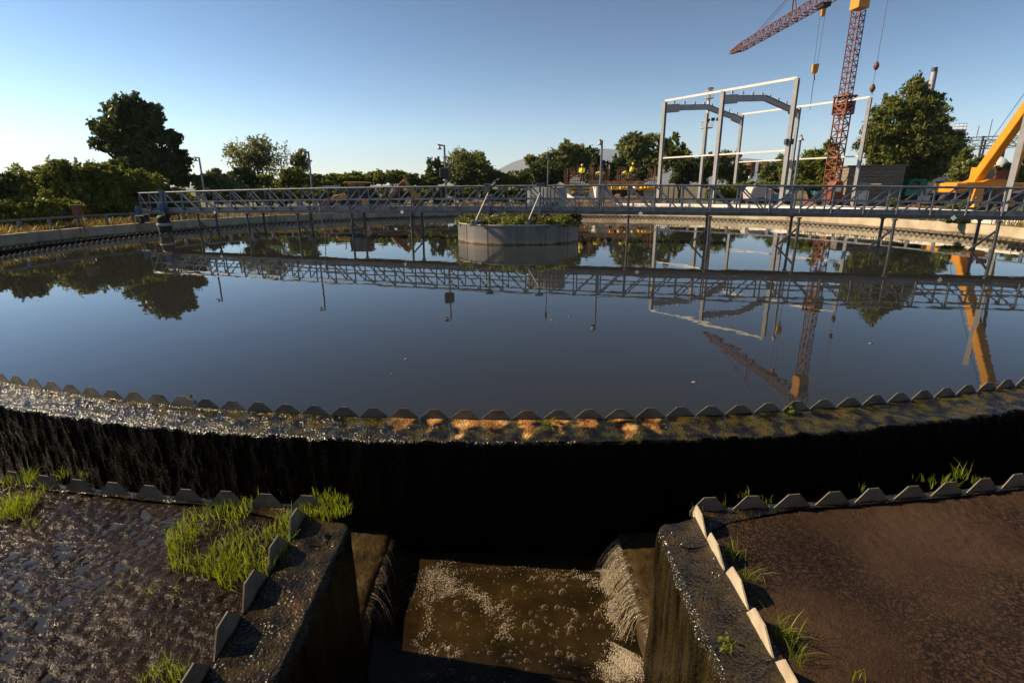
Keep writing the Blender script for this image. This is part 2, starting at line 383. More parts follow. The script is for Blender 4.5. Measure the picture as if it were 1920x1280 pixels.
# ------------------------------------------------------------------ tank walls
def outer_wall_mat():
    m, nt, b, new, ln = nodes('stained_tank_concrete')
    tc = new('ShaderNodeTexCoord'); g = new('ShaderNodeNewGeometry')
    n = new('ShaderNodeTexNoise'); n.inputs['Scale'].default_value = 1.3; n.inputs['Detail'].default_value = 9; ln(tc.outputs['Object'], n.inputs['Vector'])
    r = ramp(new, [(.32, (.25, .20, .135)), (.66, (.40, .335, .235))]); ln(n.outputs['Fac'], r.inputs[0])
    mp = new('ShaderNodeMapping'); mp.inputs['Scale'].default_value = (1, 1, .06); ln(tc.outputs['Object'], mp.inputs[0])
    s = new('ShaderNodeTexNoise'); s.inputs['Scale'].default_value = 2.4; s.inputs['Detail'].default_value = 5; ln(mp.outputs[0], s.inputs['Vector'])
    r2 = ramp(new, [(.56, (1, 1, 1)), (.70, (.45, .33, .22))]); ln(s.outputs['Fac'], r2.inputs[0])
    mx = new('ShaderNodeMix'); mx.data_type = 'RGBA'; mx.blend_type = 'MULTIPLY'; mx.inputs[0].default_value = .8
    ln(r.outputs[0], mx.inputs[6]); ln(r2.outputs[0], mx.inputs[7])
    sp = new('ShaderNodeSeparateXYZ'); ln(g.outputs['Position'], sp.inputs[0])
    ad = new('ShaderNodeMath'); ad.operation = 'MULTIPLY_ADD'; ad.inputs[1].default_value = .14; ln(n.outputs['Fac'], ad.inputs[0]); ln(sp.outputs[2], ad.inputs[2])
    r3 = ramp(new, [(.10, (.22, .19, .12)), (.155, (1, 1, 1))]); ln(ad.outputs[0], r3.inputs[0])      # tide mark
    m2 = new('ShaderNodeMix'); m2.data_type = 'RGBA'; m2.blend_type = 'MULTIPLY'; m2.inputs[0].default_value = .9
    ln(mx.outputs[2], m2.inputs[6]); ln(r3.outputs[0], m2.inputs[7]); ln(m2.outputs[2], b.inputs['Base Color']); b.inputs['Roughness'].default_value = .85
    n4 = new('ShaderNodeTexNoise'); n4.inputs['Scale'].default_value = 14; n4.inputs['Detail'].default_value = 8; ln(tc.outputs['Object'], n4.inputs['Vector'])
    bp = new('ShaderNodeBump'); bp.inputs['Strength'].default_value = .5; bp.inputs['Distance'].default_value = .02; ln(n4.outputs['Fac'], bp.inputs['Height']); ln(bp.outputs[0], b.inputs['Normal'])
    return m
M['tank'] = outer_wall_mat()
N = 420; prof = [(0, -1.2), (0, .418), (.018, .436), (.262, .436), (.28, .418), (.28, -.6)]
V = []
for k in range(N):
    a = 2 * math.pi * k / N
    for o_, z in prof:
        x, y = wall_xy(a, o_); V.append((x, y, z + (.006 * math.sin(k * .7) + .004 * math.sin(k * 2.3) if z > 0 else 0)))
V = np.array(V); i = np.arange(N); m_ = len(prof)
F_ = np.concatenate([np.stack([i * m_ + j, ((i + 1) % N) * m_ + j, ((i + 1) % N) * m_ + j + 1, i * m_ + j + 1], 1) for j in range(m_ - 1)])
tag(npmesh('tank_wall', V, F_, M['tank']), 'low round concrete outer wall of the settling tank, sunlit on its right half', 'wall')

def moss_mat(stains, wet=False):
    m, nt, b, new, ln = nodes('wet_moss_and_slime')
    g = new('ShaderNodeNewGeometry'); tc = new('ShaderNodeTexCoord')
    sp = new('ShaderNodeSeparateXYZ'); ln(g.outputs['Position'], sp.inputs[0]); sn = new('ShaderNodeSeparateXYZ'); ln(g.outputs['True Normal'], sn.inputs[0])
    def math_(op, a, b_=None, c=None):
        x = new('ShaderNodeMath'); x.operation = op
        for k, q in enumerate((a, b_, c)):
            if q is None: continue
            if isinstance(q, (int, float)): x.inputs[k].default_value = q
            else: ln(q, x.inputs[k])
        return x.outputs[0]
    n = new('ShaderNodeTexNoise'); n.inputs['Scale'].default_value = 8; n.inputs['Detail'].default_value = 9; ln(tc.outputs['Object'], n.inputs['Vector'])
    n2 = new('ShaderNodeTexNoise'); n2.inputs['Scale'].default_value = 42; n2.inputs['Detail'].default_value = 5; ln(tc.outputs['Object'], n2.inputs['Vector'])
    mpz = new('ShaderNodeMapping'); mpz.inputs['Scale'].default_value = (1, 1, .12); ln(tc.outputs['Object'], mpz.inputs[0])
    nz = new('ShaderNodeTexNoise'); nz.inputs['Scale'].default_value = 13; nz.inputs['Detail'].default_value = 6; ln(mpz.outputs[0], nz.inputs['Vector'])
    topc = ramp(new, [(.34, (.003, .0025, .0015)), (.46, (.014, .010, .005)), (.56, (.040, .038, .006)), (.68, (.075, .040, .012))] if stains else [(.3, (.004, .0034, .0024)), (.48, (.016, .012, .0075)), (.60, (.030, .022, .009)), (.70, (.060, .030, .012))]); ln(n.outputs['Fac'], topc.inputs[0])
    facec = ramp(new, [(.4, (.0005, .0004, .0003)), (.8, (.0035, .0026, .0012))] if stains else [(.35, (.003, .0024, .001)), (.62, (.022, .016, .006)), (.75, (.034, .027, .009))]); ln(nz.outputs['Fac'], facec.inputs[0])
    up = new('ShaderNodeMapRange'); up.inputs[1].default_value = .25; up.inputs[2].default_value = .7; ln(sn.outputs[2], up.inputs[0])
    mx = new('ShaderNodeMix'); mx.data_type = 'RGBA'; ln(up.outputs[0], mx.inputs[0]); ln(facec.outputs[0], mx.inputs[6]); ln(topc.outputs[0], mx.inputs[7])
    col = mx.outputs[2]; rough = None
    if stains:
        dx = math_('SUBTRACT', sp.outputs[0], CX); dy = math_('SUBTRACT', CY, sp.outputs[1])
        arc = math_('MULTIPLY', math_('ARCTAN2', dx, dy), R1I)
        t = math_('ABSOLUTE', math_('SUBTRACT', math_('FRACT', math_('MULTIPLY_ADD', arc, 1 / .28, .429 / .28 + 100.5)), .5))      # 0 at a tooth's middle
        q = math_('DIVIDE', math_('SUBTRACT', math_('SQRT', math_('ADD', math_('POWER', dx, 2), math_('POWER', dy, 2))), R1I), .40)
        big = new('ShaderNodeTexNoise'); big.inputs['Scale'].default_value = 3.1; big.inputs['Detail'].default_value = 2; ln(tc.outputs['Object'], big.inputs['Vector'])
        edge = math_('SUBTRACT', math_('MULTIPLY_ADD', q, -.52, .44), t)
        edge = math_('ADD', edge, math_('MULTIPLY', math_('SUBTRACT', n.outputs['Fac'], .5), .9))
        edge = math_('ADD', edge, math_('MULTIPLY', math_('SUBTRACT', big.outputs['Fac'], .5), 1.1))
        reg = math_('SUBTRACT', 1.32, math_('ABSOLUTE', math_('SUBTRACT', arc, -.12)))      # the dry stretch of the crest
        edge = math_('MINIMUM', edge, math_('MULTIPLY', reg, .6))
        mk = new('ShaderNodeMapRange'); mk.inputs[1].default_value = -.02; mk.inputs[2].default_value = .20; ln(edge, mk.inputs[0])
        mk_ = math_('MULTIPLY', mk.outputs[0], up.outputs[0])
        oc = ramp(new, [(.35, (.12, .045, .010)), (.55, (.30, .135, .030)), (.70, (.52, .33, .13))]); ln(n.outputs['Fac'], oc.inputs[0])
        m2 = new('ShaderNodeMix'); m2.data_type = 'RGBA'; ln(mk_, m2.inputs[0]); ln(col, m2.inputs[6]); ln(oc.outputs[0], m2.inputs[7]); col = m2.outputs[2]
        rough = math_('MULTIPLY_ADD', mk_, .45, .23)
    ln(col, b.inputs['Base Color'])
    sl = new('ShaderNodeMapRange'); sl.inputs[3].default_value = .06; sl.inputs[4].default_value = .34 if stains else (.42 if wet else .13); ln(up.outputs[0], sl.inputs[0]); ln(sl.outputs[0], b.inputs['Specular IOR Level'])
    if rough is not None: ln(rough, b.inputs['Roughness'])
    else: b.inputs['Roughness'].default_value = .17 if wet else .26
    h = math_('ADD', math_('MULTIPLY', n2.outputs['Fac'], .6), math_('MULTIPLY', nz.outputs['Fac'], .8))
    v = new('ShaderNodeTexVoronoi'); v.inputs['Scale'].default_value = 60; ln(tc.outputs['Object'], v.inputs['Vector']); h = math_('ADD', h, math_('MULTIPLY', v.outputs['Distance'], .8 if stains else (1.0 if wet else .5)))
    bp = new('ShaderNodeBump'); bp.inputs['Strength'].default_value = .9; bp.inputs['Distance'].default_value = .012; ln(h, bp.inputs['Height']); ln(bp.outputs[0], b.inputs['Normal'])
    return m
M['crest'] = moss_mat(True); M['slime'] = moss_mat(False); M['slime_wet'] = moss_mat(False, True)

# inner weir wall: crest and the black face above the launder, dense where the camera stands
phi = np.concatenate([np.linspace(-.55, .55, 1150), np.linspace(.55, 2 * math.pi - .55, 300)[1:-1]])
top = [(R1I, -.7), (R1I, -.03)] + [(R1I + .004 + .016 * k, -.012 - .0009 * k) for k in range(26)]
re = top[-1][0]
face = [(re + .012, -.042), (re + .02, -.06)] + [(re + .022 + .001 * k, -.06 - .045 * k) for k in range(1, 30)] + [(re + .03, -1.9)]
prof = np.array(top + face); n_, m_ = len(phi), len(prof)
rr = np.repeat(prof[None, :, 0], n_, 0); zz = np.repeat(prof[None, :, 1], n_, 0); ph = np.repeat(phi[:, None], m_, 1)
arc = ph * R1I; jj = np.arange(m_)[None, :]
istop = ((jj >= 2) & (jj < 30)) * 1.; isface = (jj >= 28) * 1.
zz = zz + istop * ((fbm(arc * 5, rr * 5) - .47) * .035 + (fbm(arc * 26, rr * 26, 3) - .44) * .020) * np.clip((jj - 1) / 4, 0, 1)
rr = rr + isface * ((fbm(arc * 7, zz * 1.3 + 9) - .47) * .05 + (fbm(arc * 30, zz * 8, 3) - .44) * .035)
V = np.stack([CX + rr * np.sin(ph), CY - rr * np.cos(ph), zz], 2).reshape(-1, 3)
F_ = gridfaces(n_, m_); a_ = np.arange(m_ - 1); F_ = np.concatenate([F_, np.stack([(n_ - 1) * m_ + a_, (n_ - 1) * m_ + a_ + 1, a_ + 1, a_], 1)])
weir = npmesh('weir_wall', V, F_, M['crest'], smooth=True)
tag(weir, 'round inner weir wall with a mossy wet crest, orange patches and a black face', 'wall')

def tooth(mb, c, t, nrm, b0=.255, b1=.068, h=.085, low=.03, th=.006, skew=0):
    """one trapezoid of weir plate: c on the crest line, t along it, nrm across it"""
    c, t, nrm = Vector(c), Vector(t), Vector(nrm); u = Vector((0, 0, 1)) + nrm * skew
    pr = [(-b0 / 2, -low), (b0 / 2, -low), (b0 / 2, .004), (b1 / 2, h), (-b1 / 2, h), (-b0 / 2, .004)]
    vs = [c + t * x + u * z + nrm * s * th / 2 for s in (-1, 1) for x, z in pr]; n = 6
    mb.add(vs, [tuple(range(n)), tuple(range(2 * n - 1, n - 1, -1))] + [(k, n + k, n + (k + 1) % n, (k + 1) % n) for k in range(n)])
def on_ring(arc, r, R0):
    p = arc / R0; return Vector((CX + r * math.sin(p), CY - r * math.cos(p), 0)), Vector((math.cos(p), math.sin(p), 0)), Vector((math.sin(p), -math.cos(p), 0))
pitch = 2 * math.pi * R1I / 372
rt = random.Random(5)
strip = None
for k in range(-25, 372 - 25):
    arc = -.429 + pitch * k; c, t, nn = on_ring(arc, R1I + .004, R1I); c.z = -.006
    near = abs(arc) < 7.0
    if near:
        mb = MB(); tooth(mb, c, t, nn, h=.082 + rt.uniform(-.003, .003), skew=rt.uniform(-.05, .05))
        if k in (-12, 0, 10): tooth(mb, c + t * .022 - nn * .007, t, nn, h=.078, b0=.2, skew=-.02)
        mb.build('weir_tooth', M['plate'], weir)
    else:
        strip = strip or MB(); tooth(strip, c, t, nn, b0=pitch - .002 if k % 2 else .255)
        if k % 14 == 0: strip.build('weir_plate', M['plate'], weir); strip = None
if strip: strip.build('weir_plate', M['plate'], weir)

# launder walls with the two cheeks of the outlet channel
R2F, R2P = 17.99, 18.035
XL, XR = -.985, .862                # channel faces
def cheek(side, label):
    x0 = XL if side < 0 else XR; q = [];
    ye = CY - math.sqrt((R2F + .05) ** 2 - (x0 - CX) ** 2) - .12
    for y in np.arange(.75, ye - .09, .018): q.append((x0, y, -side, 0))
    r0 = .10
    for a in np.linspace(0, math.pi / 2 - .05, 9)[1:]: q.append((x0 + side * r0 * (1 - math.cos(a)), ye - .09 + r0 * math.sin(a) * 1.1, -side * math.cos(a), math.sin(a)))
    xs = x0 + side * .13; nch = len(q)
    fa = np.concatenate([np.arange(0, 5, .018), np.linspace(5, 50, 150)])
    for u in fa:
        p = math.asin((xs - CX) / R2F) + side * u / R2F
        if abs(p) > math.pi - .002: break
        re_ = R2F + .15 * math.exp(-(u / .22) ** 2)
        q.append((CX + re_ * math.sin(p), CY - re_ * math.cos(p), -math.sin(p), math.cos(p)))
    q = np.array(q); n = len(q)
    inset = np.concatenate([np.full(nch - 8, .37), np.linspace(.37, .27, 8), np.clip(.26 - (np.arange(n - nch)) * .003, .12, 1)])
    m = 46; k = np.arange(m)
    zz = np.where(k < 26, -1.7 + 1.645 * k / 25, 0); zz = np.where((k >= 26) & (k < 30), -.055 + .05 * np.sin((k - 25) / 5 * math.pi / 2), zz); zz = np.where(k >= 30, -.004, zz)
    ins = np.where(k < 26, 0, np.where(k < 30, .045 * (1 - np.cos((k - 25) / 5 * math.pi / 2)), 0))[None, :] + np.clip((k - 29) / 16, 0, 1)[None, :] * (inset[:, None] - .045)
    S = np.concatenate([[0], np.cumsum(np.hypot(np.diff(q[:, 0]), np.diff(q[:, 1])))])[:, None]
    Z = np.repeat(zz[None, :], n, 0)
    isf = (k < 28)[None, :] * 1.; ist = (k >= 28)[None, :] * 1.
    ins = ins - isf * ((fbm(S * 5 + 3, Z * 1.5 + 7) - .47) * .05 + (fbm(S * 22, Z * 6, 3) - .44) * .02)
    qt = np.ones(n); qt[nch - 14:nch + 12] = .15; ist = ist * qt[:, None]
    Z = Z + ist * ((fbm(S * 5, ins * 6 + 31 + side) - .47) * .03 + (fbm(S * 24, ins * 24 + 11, 3) - .44) * .016)
    V = np.stack([q[:, 0:1] - q[:, 2:3] * ins, q[:, 1:2] - q[:, 3:4] * ins, Z], 2).reshape(-1, 3)
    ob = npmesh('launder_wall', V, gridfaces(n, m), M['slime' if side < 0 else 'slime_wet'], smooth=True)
    tag(ob, label, 'wall'); return ob
cl = cheek(-1, 'dark wet wall left of the outlet channel, slimy top in the sun glare')
cr = cheek(1, 'brown slimy wall right of the outlet channel, sunlit on its channel side')
for side, ob in ((-1, cl), (1, cr)):
    xp = -1.34 if side < 0 else 1.155
    for j, y in enumerate([2.80, 2.53, 2.25, 1.97, 1.69, 1.41]):
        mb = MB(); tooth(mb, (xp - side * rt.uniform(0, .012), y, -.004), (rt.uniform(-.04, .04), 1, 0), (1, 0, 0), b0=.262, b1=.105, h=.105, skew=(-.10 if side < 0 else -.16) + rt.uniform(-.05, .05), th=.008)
        mb.build('weir_tooth', M['plate' if side < 0 else 'plate_sunlit'], ob)  # right channel teeth take the plate colour with sun painted in
    strip = None; a0 = -1.62 if side < 0 else .98
    for j in range(0, 160):
        arc = a0 + side * .279 * j
        if abs(arc) > math.pi * R2P - .3: break
        c, t, nn = on_ring(arc, R2P, R2P); c.z = -.008
        if j < 16:
            mb = MB(); tooth(mb, c, t, nn, b0=.245, b1=.075, h=.098, skew=rt.uniform(-.08, .08)); mb.build('weir_tooth', M['plate'], ob)
        else:
            strip = strip or MB(); tooth(strip, c, t, nn, b0=.275 if j % 2 else .25, h=.09)
            if j % 14 == 0: strip.build('weir_plate', M['plate'], ob); strip = None
    if strip: strip.build('weir_plate', M['plate'], ob)

# launder floor on both sides of the sump, with the step down to it
for side in (-1, 1):
    xs = -1.05 if side < 0 else .90; V = []; cols = []
    us = np.concatenate([[0], np.arange(.0, 6, .06), np.linspace(6, 53, 80)])
    rl = np.linspace(R1O - .1, R2F + .40, 20)
    for i_, u in enumerate(us):
        for r_ in rl:
            p = math.asin((xs - CX) / r_) + side * u / R2F
            if abs(p) > math.pi: p = math.pi * side
            x, y = CX + r_ * math.sin(p), CY - r_ * math.cos(p)
            z = -1.8 if i_ == 0 else -.90 + .03 * (float(fbm(np.array(x * 9), np.array(y * 9))) - .5) - (.03 if u < .01 else 0) - .0005 * u
            V.append((x - (side * .02 * math.sin(y * 9) if u < .03 else 0), y, z))
    npmesh('launder_floor', np.array(V), gridfaces(len(us), len(rl)), M['floor_wet'], smooth=True, kind='structure')

# sludge pools between the launder and the outer wall
def sludge_mat(name, c1, c2, c3, rough, bump):
    m, nt, b, new, ln = nodes(name); tc = new('ShaderNodeTexCoord')
    n = new('ShaderNodeTexNoise'); n.inputs['Scale'].default_value = 1.4; n.inputs['Detail'].default_value = 8; ln(tc.outputs['Object'], n.inputs['Vector'])
    r = ramp(new, [(.3, c1), (.5, c2), (.7, c3)]); ln(n.outputs['Fac'], r.inputs[0])
    v = new('ShaderNodeTexVoronoi'); v.feature = 'DISTANCE_TO_EDGE'; v.inputs['Scale'].default_value = 36
    dn = new('ShaderNodeTexNoise'); dn.inputs['Scale'].default_value = 9; dn.inputs['Detail'].default_value = 5; ln(tc.outputs['Object'], dn.inputs['Vector'])
    dm = new('ShaderNodeMix'); dm.data_type = 'VECTOR'; dm.inputs[0].default_value = .16; ln(tc.outputs['Object'], dm.inputs[4]); ln(dn.outputs['Color'], dm.inputs[5]); ln(dm.outputs[1], v.inputs['Vector'])
    cr_ = ramp(new, [(.0, (.16, .16, .17)), (.26, (1, 1, 1))]); ln(v.outputs['Distance'], cr_.inputs[0])
    mk = ramp(new, [(.42, (.12, .12, .12)), (.56, (1, 1, 1))]); n3 = new('ShaderNodeTexNoise'); n3.inputs['Scale'].default_value = .9; ln(tc.outputs['Object'], n3.inputs['Vector']); ln(n3.outputs['Fac'], mk.inputs[0])
    mx = new('ShaderNodeMix'); mx.data_type = 'RGBA'; mx.blend_type = 'MULTIPLY'; ln(mk.outputs[0], mx.inputs[0]); ln(r.outputs[0], mx.inputs[6]); ln(cr_.outputs[0], mx.inputs[7])
    ln(mx.outputs[2], b.inputs['Base Color']); b.inputs['Roughness'].default_value = rough; b.inputs['Specular IOR Level'].default_value = .07 if rough < .4 else .10
    n2 = new('ShaderNodeTexNoise'); n2.inputs['Scale'].default_value = 95; n2.inputs['Detail'].default_value = 8; ln(tc.outputs['Object'], n2.inputs['Vector'])
    bp = new('ShaderNodeBump'); bp.inputs['Strength'].default_value = bump; bp.inputs['Distance'].default_value = .008; ln(n2.outputs['Fac'], bp.inputs['Height']); ln(bp.outputs[0], b.inputs['Normal'])
    return m
M['sludge_l'] = sludge_mat('glossy_wet_sludge', (.012, .008, .005), (.022, .014, .009), (.034, .022, .014), .17, .75)
M['sludge_r'] = sludge_mat('drying_brown_sludge', (.030, .017, .010), (.046, .027, .016), (.056, .034, .021), .55, .9)
M['film'] = mat('puddle_water', (.02, .018, .015), (.03, .026, .02), 2, .03, .15, 12, dist=.003)
def pool(side, mname, amp, z0):
    x0 = -1.325 if side < 0 else 1.165
    us = np.concatenate([np.arange(0, 3.4, .013), np.arange(3.4, 6, .05)]); rl = np.concatenate([np.arange(R2P - .02, 19.86, .013)])
    X = x0 + side * us[:, None] + 0 * rl[None, :]; Rr = rl[None, :] + 0 * X
    Y = CY - np.sqrt(Rr ** 2 - (X - CX) ** 2)
    lump = fbm(X * 22 + Y * 7 + 50, Y * 34 + 90, 3); big = fbm(X * 1.7 + 20, Y * 1.7 + 7, 3)
    g = np.clip((fbm(X * .9 + 4, Y * .9 + 12, 2) - .30) * 4, .12, 1) if side > 0 else 1
    Z = z0 + amp * g * (np.abs(lump - .44) * -4.2 + .62) + .022 * (big - .45)
    V = np.stack([X, Y, Z], 2).reshape(-1, 3)
    npmesh('sludge', V, gridfaces(len(us), len(rl)), M[mname], smooth=True, kind='structure')
    # the rest of the annulus, all the way round
    p0 = (x0 + side * 5.9 - CX); V = []; na = 120
    for k in range(na + 1):
        p = math.asin(p0 / 18.4) + (side * math.pi - math.asin(p0 / 18.4)) * k / na
        for r_ in (R2P - .02, 18.4, 18.9, 19.4, 19.9):
            a = p if k else math.asin(p0 / r_)
            V.append((CX + r_ * math.sin(a), CY - r_ * math.cos(a), z0))
    npmesh('sludge', np.array(V), gridfaces(na + 1, 5), M[mname], kind='structure')
    # thin water standing in the hollows
    us = np.array([0, 1, 2, 3, 4, 5.9]); rl = np.linspace(R2P - .01, 19.86, 8)
    X = x0 + side * us[:, None] + 0 * rl[None, :]; Rr = rl[None, :] + 0 * X; Y = CY - np.sqrt(Rr ** 2 - (X - CX) ** 2)
    npmesh('puddle_water', np.stack([X, Y, 0 * X + z0 - (.0045 if side < 0 else .010)], 2).reshape(-1, 3), gridfaces(len(us), len(rl)), M['film'], kind='structure')
pool(-1, 'sludge_l', .0125, -.020)
pool(1, 'sludge_r', .012, -.018)

# sump water, foam and the spill from the launder
M['sump'] = mat('brown_sump_water', (.010, .007, .003), (.030, .019, .007), 4, .06, .5, 9, dist=.01, spec=.13)
mb = MB(); nx, ny = 60, 90
V = np.array([(-1.1 + 2.1 * i / (nx - 1), .4 + 3.75 * j / (ny - 1), -1.1) for i in range(nx) for j in range(ny)])
V[:, 2] += (fbm(V[:, 0] * 6, V[:, 1] * 6, 3) - .44) * .03 * np.clip((V[:, 0] - .2) * 2, .15, 1)
npmesh('sump_water', V, gridfaces(nx, ny), M['sump'], smooth=True, kind='structure')
mb = MB(); mb.box((-1.3, .4, -1.9), (1.2, 4.2, -1.6)); mb.build('sump_floor', M['floor_wet'], kind='structure')
def foam_mat():
    m, nt, b, new, ln = nodes('foam'); b.inputs['Base Color'].default_value = (.45, .39, .30, 1); b.inputs['Roughness'].default_value = .18
    b.inputs['Transmission Weight'].default_value = .35; b.inputs['IOR'].default_value = 1.2; return m
def bubble_mat():
    m, nt, b, new, ln = nodes('bubble_film')
    lw = new('ShaderNodeLayerWeight'); lw.inputs[0].default_value = .35; tr = new('ShaderNodeBsdfTransparent')
    mr = new('ShaderNodeMapRange'); mr.inputs[1].default_value = .42; mr.inputs[2].default_value = .92; mr.inputs[3].default_value = .02; mr.inputs[4].default_value = 1.0
    ln(lw.outputs['Facing'], mr.inputs[0]); ms = new('ShaderNodeMixShader'); ln(mr.outputs[0], ms.inputs[0]); ln(tr.outputs[0], ms.inputs[1]); ln(b.outputs[0], ms.inputs[2])
    b.inputs['Base Color'].default_value = (.75, .66, .52, 1); b.inputs['Roughness'].default_value = .10; ln(ms.outputs[0], nt.nodes['Material Output'].inputs[0]); return m
M['foam'] = foam_mat(); M['bubble'] = bubble_mat()
_bm = bmesh.new(); bmesh.ops.create_icosphere(_bm, subdivisions=2, radius=1); IV = np.array([v.co[:] for v in _bm.verts]); IF = np.array([[v.index for v in f.verts] for f in _bm.faces]); _bm.free()
_bm = bmesh.new(); bmesh.ops.create_icosphere(_bm, subdivisions=1, radius=1); IV1 = np.array([v.co[:] for v in _bm.verts]); IF1 = np.array([[v.index for v in f.verts] for f in _bm.faces]); _bm.free()
def balls(P, rad, iv, if_):
    V = (P[:, None, :] + rad[:, None, None] * iv[None]).reshape(-1, 3)
    F = (np.arange(len(P)) * len(iv))[:, None, None] + if_[None]; return V, F.reshape(-1, 3)
r = np.random.default_rng(11)
# single bubbles and small rafts
P = []; Rd = []
for _ in range(300):
    x, y = r.uniform(-.65, .75), r.uniform(1.9, 3.65); k = 1 if r.random() < .6 else r.integers(2, 9); r0 = .007 + .024 * r.random() ** 3
    for j in range(k):
        rj = r0 * (1 if j == 0 else r.uniform(.35, .8)); a = r.uniform(0, 6.28)
        P.append((x + (0 if j == 0 else math.cos(a) * (r0 + rj) * .95), y + (0 if j == 0 else math.sin(a) * (r0 + rj) * .95), -1.098)); Rd.append(rj)
V, F_ = balls(np.array(P), np.array(Rd), IV, IF)
npmesh('bubbles', V, F_, M['bubble'], smooth=True, label='clear bubbles floating on the sunlit sump water', kind='stuff')
def foam_line(p, q, n, wd, r0=.002, r1=.006):
    n = int(n * 1.5); t = r.random(n) ** .8; a = r.normal(size=n) * wd; d = np.array(q) - np.array(p); nn = np.array([-d[1], d[0]]) / np.linalg.norm(d)
    wob = (fbm(t * 7, t * 0 + p[0] * 9, 2) - .4) * .25
    XY = np.array(p)[None] + t[:, None] * d[None] + (a + wob)[:, None] * nn[None]
    return np.c_[XY, np.full(n, -1.1) + .004 * r.random(n)], r0 + (r1 - r0) * r.random(n) ** 2
fl = [foam_line((-.72, 3.72), (-.1, 3.3), 700, .035), foam_line((-.74, 3.78), (-.50, 3.45), 900, .10), foam_line((-.1, 3.3), (.0, 3.05), 130, .03), foam_line((-.66, 2.95), (-.40, 2.9), 120, .02),
      foam_line((-.7, 3.75), (-.64, 2.9), 260, .02), foam_line((.62, 2.66), (.80, 2.92), 2600, .065), foam_line((.72, 2.78), (.80, 2.86), 1500, .035, .002, .009), foam_line((.76, 3.0), (.80, 3.75), 1700, .035), foam_line((.62, 2.5), (.74, 2.7), 160, .05), foam_line((.45, 3.72), (.80, 3.5), 220, .025), foam_line((-.6, 3.75), (.6, 3.7), 120, .03, .003, .006)]
P = np.concatenate([f[0] for f in fl]); Rd = np.concatenate([f[1] for f in fl])
sp_ = np.c_[r.uniform(-.68, .8, 420), r.uniform(1.9, 3.7, 420), np.full(420, -1.099)]; P = np.concatenate([P, sp_]); Rd = np.concatenate([Rd, .0025 + .003 * r.random(420)])
sel = r.random(len(P)) < np.where(P[:, 0] > .5, .75, .42)
V, F_ = balls(P[sel], Rd[sel], IV1, IF1)
npmesh('foam', V, F_, M['foam'], smooth=True, label='whitish foam gathered where water spills into the sump', kind='stuff')
V, F_ = balls(P[~sel], Rd[~sel] * 1.35, IV1, IF1)
npmesh('foam_bubbles', V, F_, M['bubble'], smooth=True, label='fine clear bubbles mixed into the whitish foam', kind='stuff')
# sheets of water spilling over the two steps
def spill_mat():
    m, nt, b, new, ln = nodes('falling_water'); tc = new('ShaderNodeTexCoord')
    mp = new('ShaderNodeMapping'); mp.inputs['Scale'].default_value = (2, 13, 2); ln(tc.outputs['Object'], mp.inputs[0])
    n = new('ShaderNodeTexNoise'); n.inputs['Scale'].default_value = 2; n.inputs['Detail'].default_value = 4; ln(mp.outputs[0], n.inputs['Vector'])
    bp = new('ShaderNodeBump'); bp.inputs['Distance'].default_value = .02; bp.inputs['Strength'].default_value = .9; ln(n.outputs['Fac'], bp.inputs['Height']); ln(bp.outputs[0], b.inputs['Normal'])
    b.inputs['Base Color'].default_value = (.30, .25, .17, 1); b.inputs['Roughness'].default_value = .15
    tr = new('ShaderNodeBsdfTransparent'); ms = new('ShaderNodeMixShader'); r_ = ramp(new, [(.50, (.02, .02, .02)), (.74, (.20, .20, .20))]); ln(n.outputs['Fac'], r_.inputs[0]); ln(r_.outputs[0], ms.inputs[0])
    ln(tr.outputs[0], ms.inputs[1]); ln(b.outputs[0], ms.inputs[2]); ln(ms.outputs[0], nt.nodes['Material Output'].inputs[0]); return m
M['spill'] = spill_mat()
for side in (-1, 1):
    xs = -1.03 if side < 0 else .885; ys = np.linspace(3.0, 3.86, 60); ts = np.linspace(0, 1, 14)
    Y, T = np.meshgrid(ys, ts, indexing='ij'); j = (fbm(Y * 11, T * 2, 3) - .44)
    reach = .13 + .10 * fbm(Y * 5 + 3, Y * 0, 2)
    X = xs - side * (reach * T ** .8 - .02 + j * .03); Z = -.885 - .23 * T ** 2 + j * .012
    npmesh('spilling_water', np.stack([X, Y, Z], 2).reshape(-1, 3), gridfaces(60, 14), M['spill'], smooth=True, kind='structure')

# thin strands of falling water on the right-hand and left-hand steps
M['strand'] = mat('water_strand', (.55, .48, .36), (.65, .58, .45), 5, .12); M['strand'].node_tree.nodes['Principled BSDF'].inputs['Transmission Weight'].default_value = .55
for side in (-1, 1):
    mb = MB(); rs = random.Random(9 + side); xs = -1.03 if side < 0 else .885
    for k in range(130 if side > 0 else 14):
        y = rs.uniform(3.0, 3.85); re_ = rs.uniform(.06, .2) * (1 if side > 0 else .8); dy = rs.uniform(-.06, .03); r0 = rs.uniform(.0006, .0022) * (1 if side > 0 else .6); pts = []
        for t in np.linspace(0, 1, 7): pts.append((xs - side * (re_ * t ** .85 - .015), y + dy * t + rs.uniform(-.003, .003), -.878 - .225 * t ** 1.9))
        mb.path(pts, r0, 5)
    mb.build('falling_water', M['strand'], None, True, kind='stuff', label='bright strands of water falling over the %s step of the sump' % ('left' if side < 0 else 'right'))
# specks floating on the tank
r = np.random.default_rng(77); P = []; 
for k in range(150):
    a, q = r.uniform(0, 6.28), 16.3 * math.sqrt(r.random()); P.append((CX + q * math.cos(a), CY + q * math.sin(a), ZW + .002))
V, F_ = balls(np.array(P), .008 + .018 * r.random(150) ** 2, IV1 * np.array([1.5, 1, .12]), IF1)
npmesh('floating_specks', V, F_, M['wood'], label='small brown specks floating on the tank water', kind='stuff')

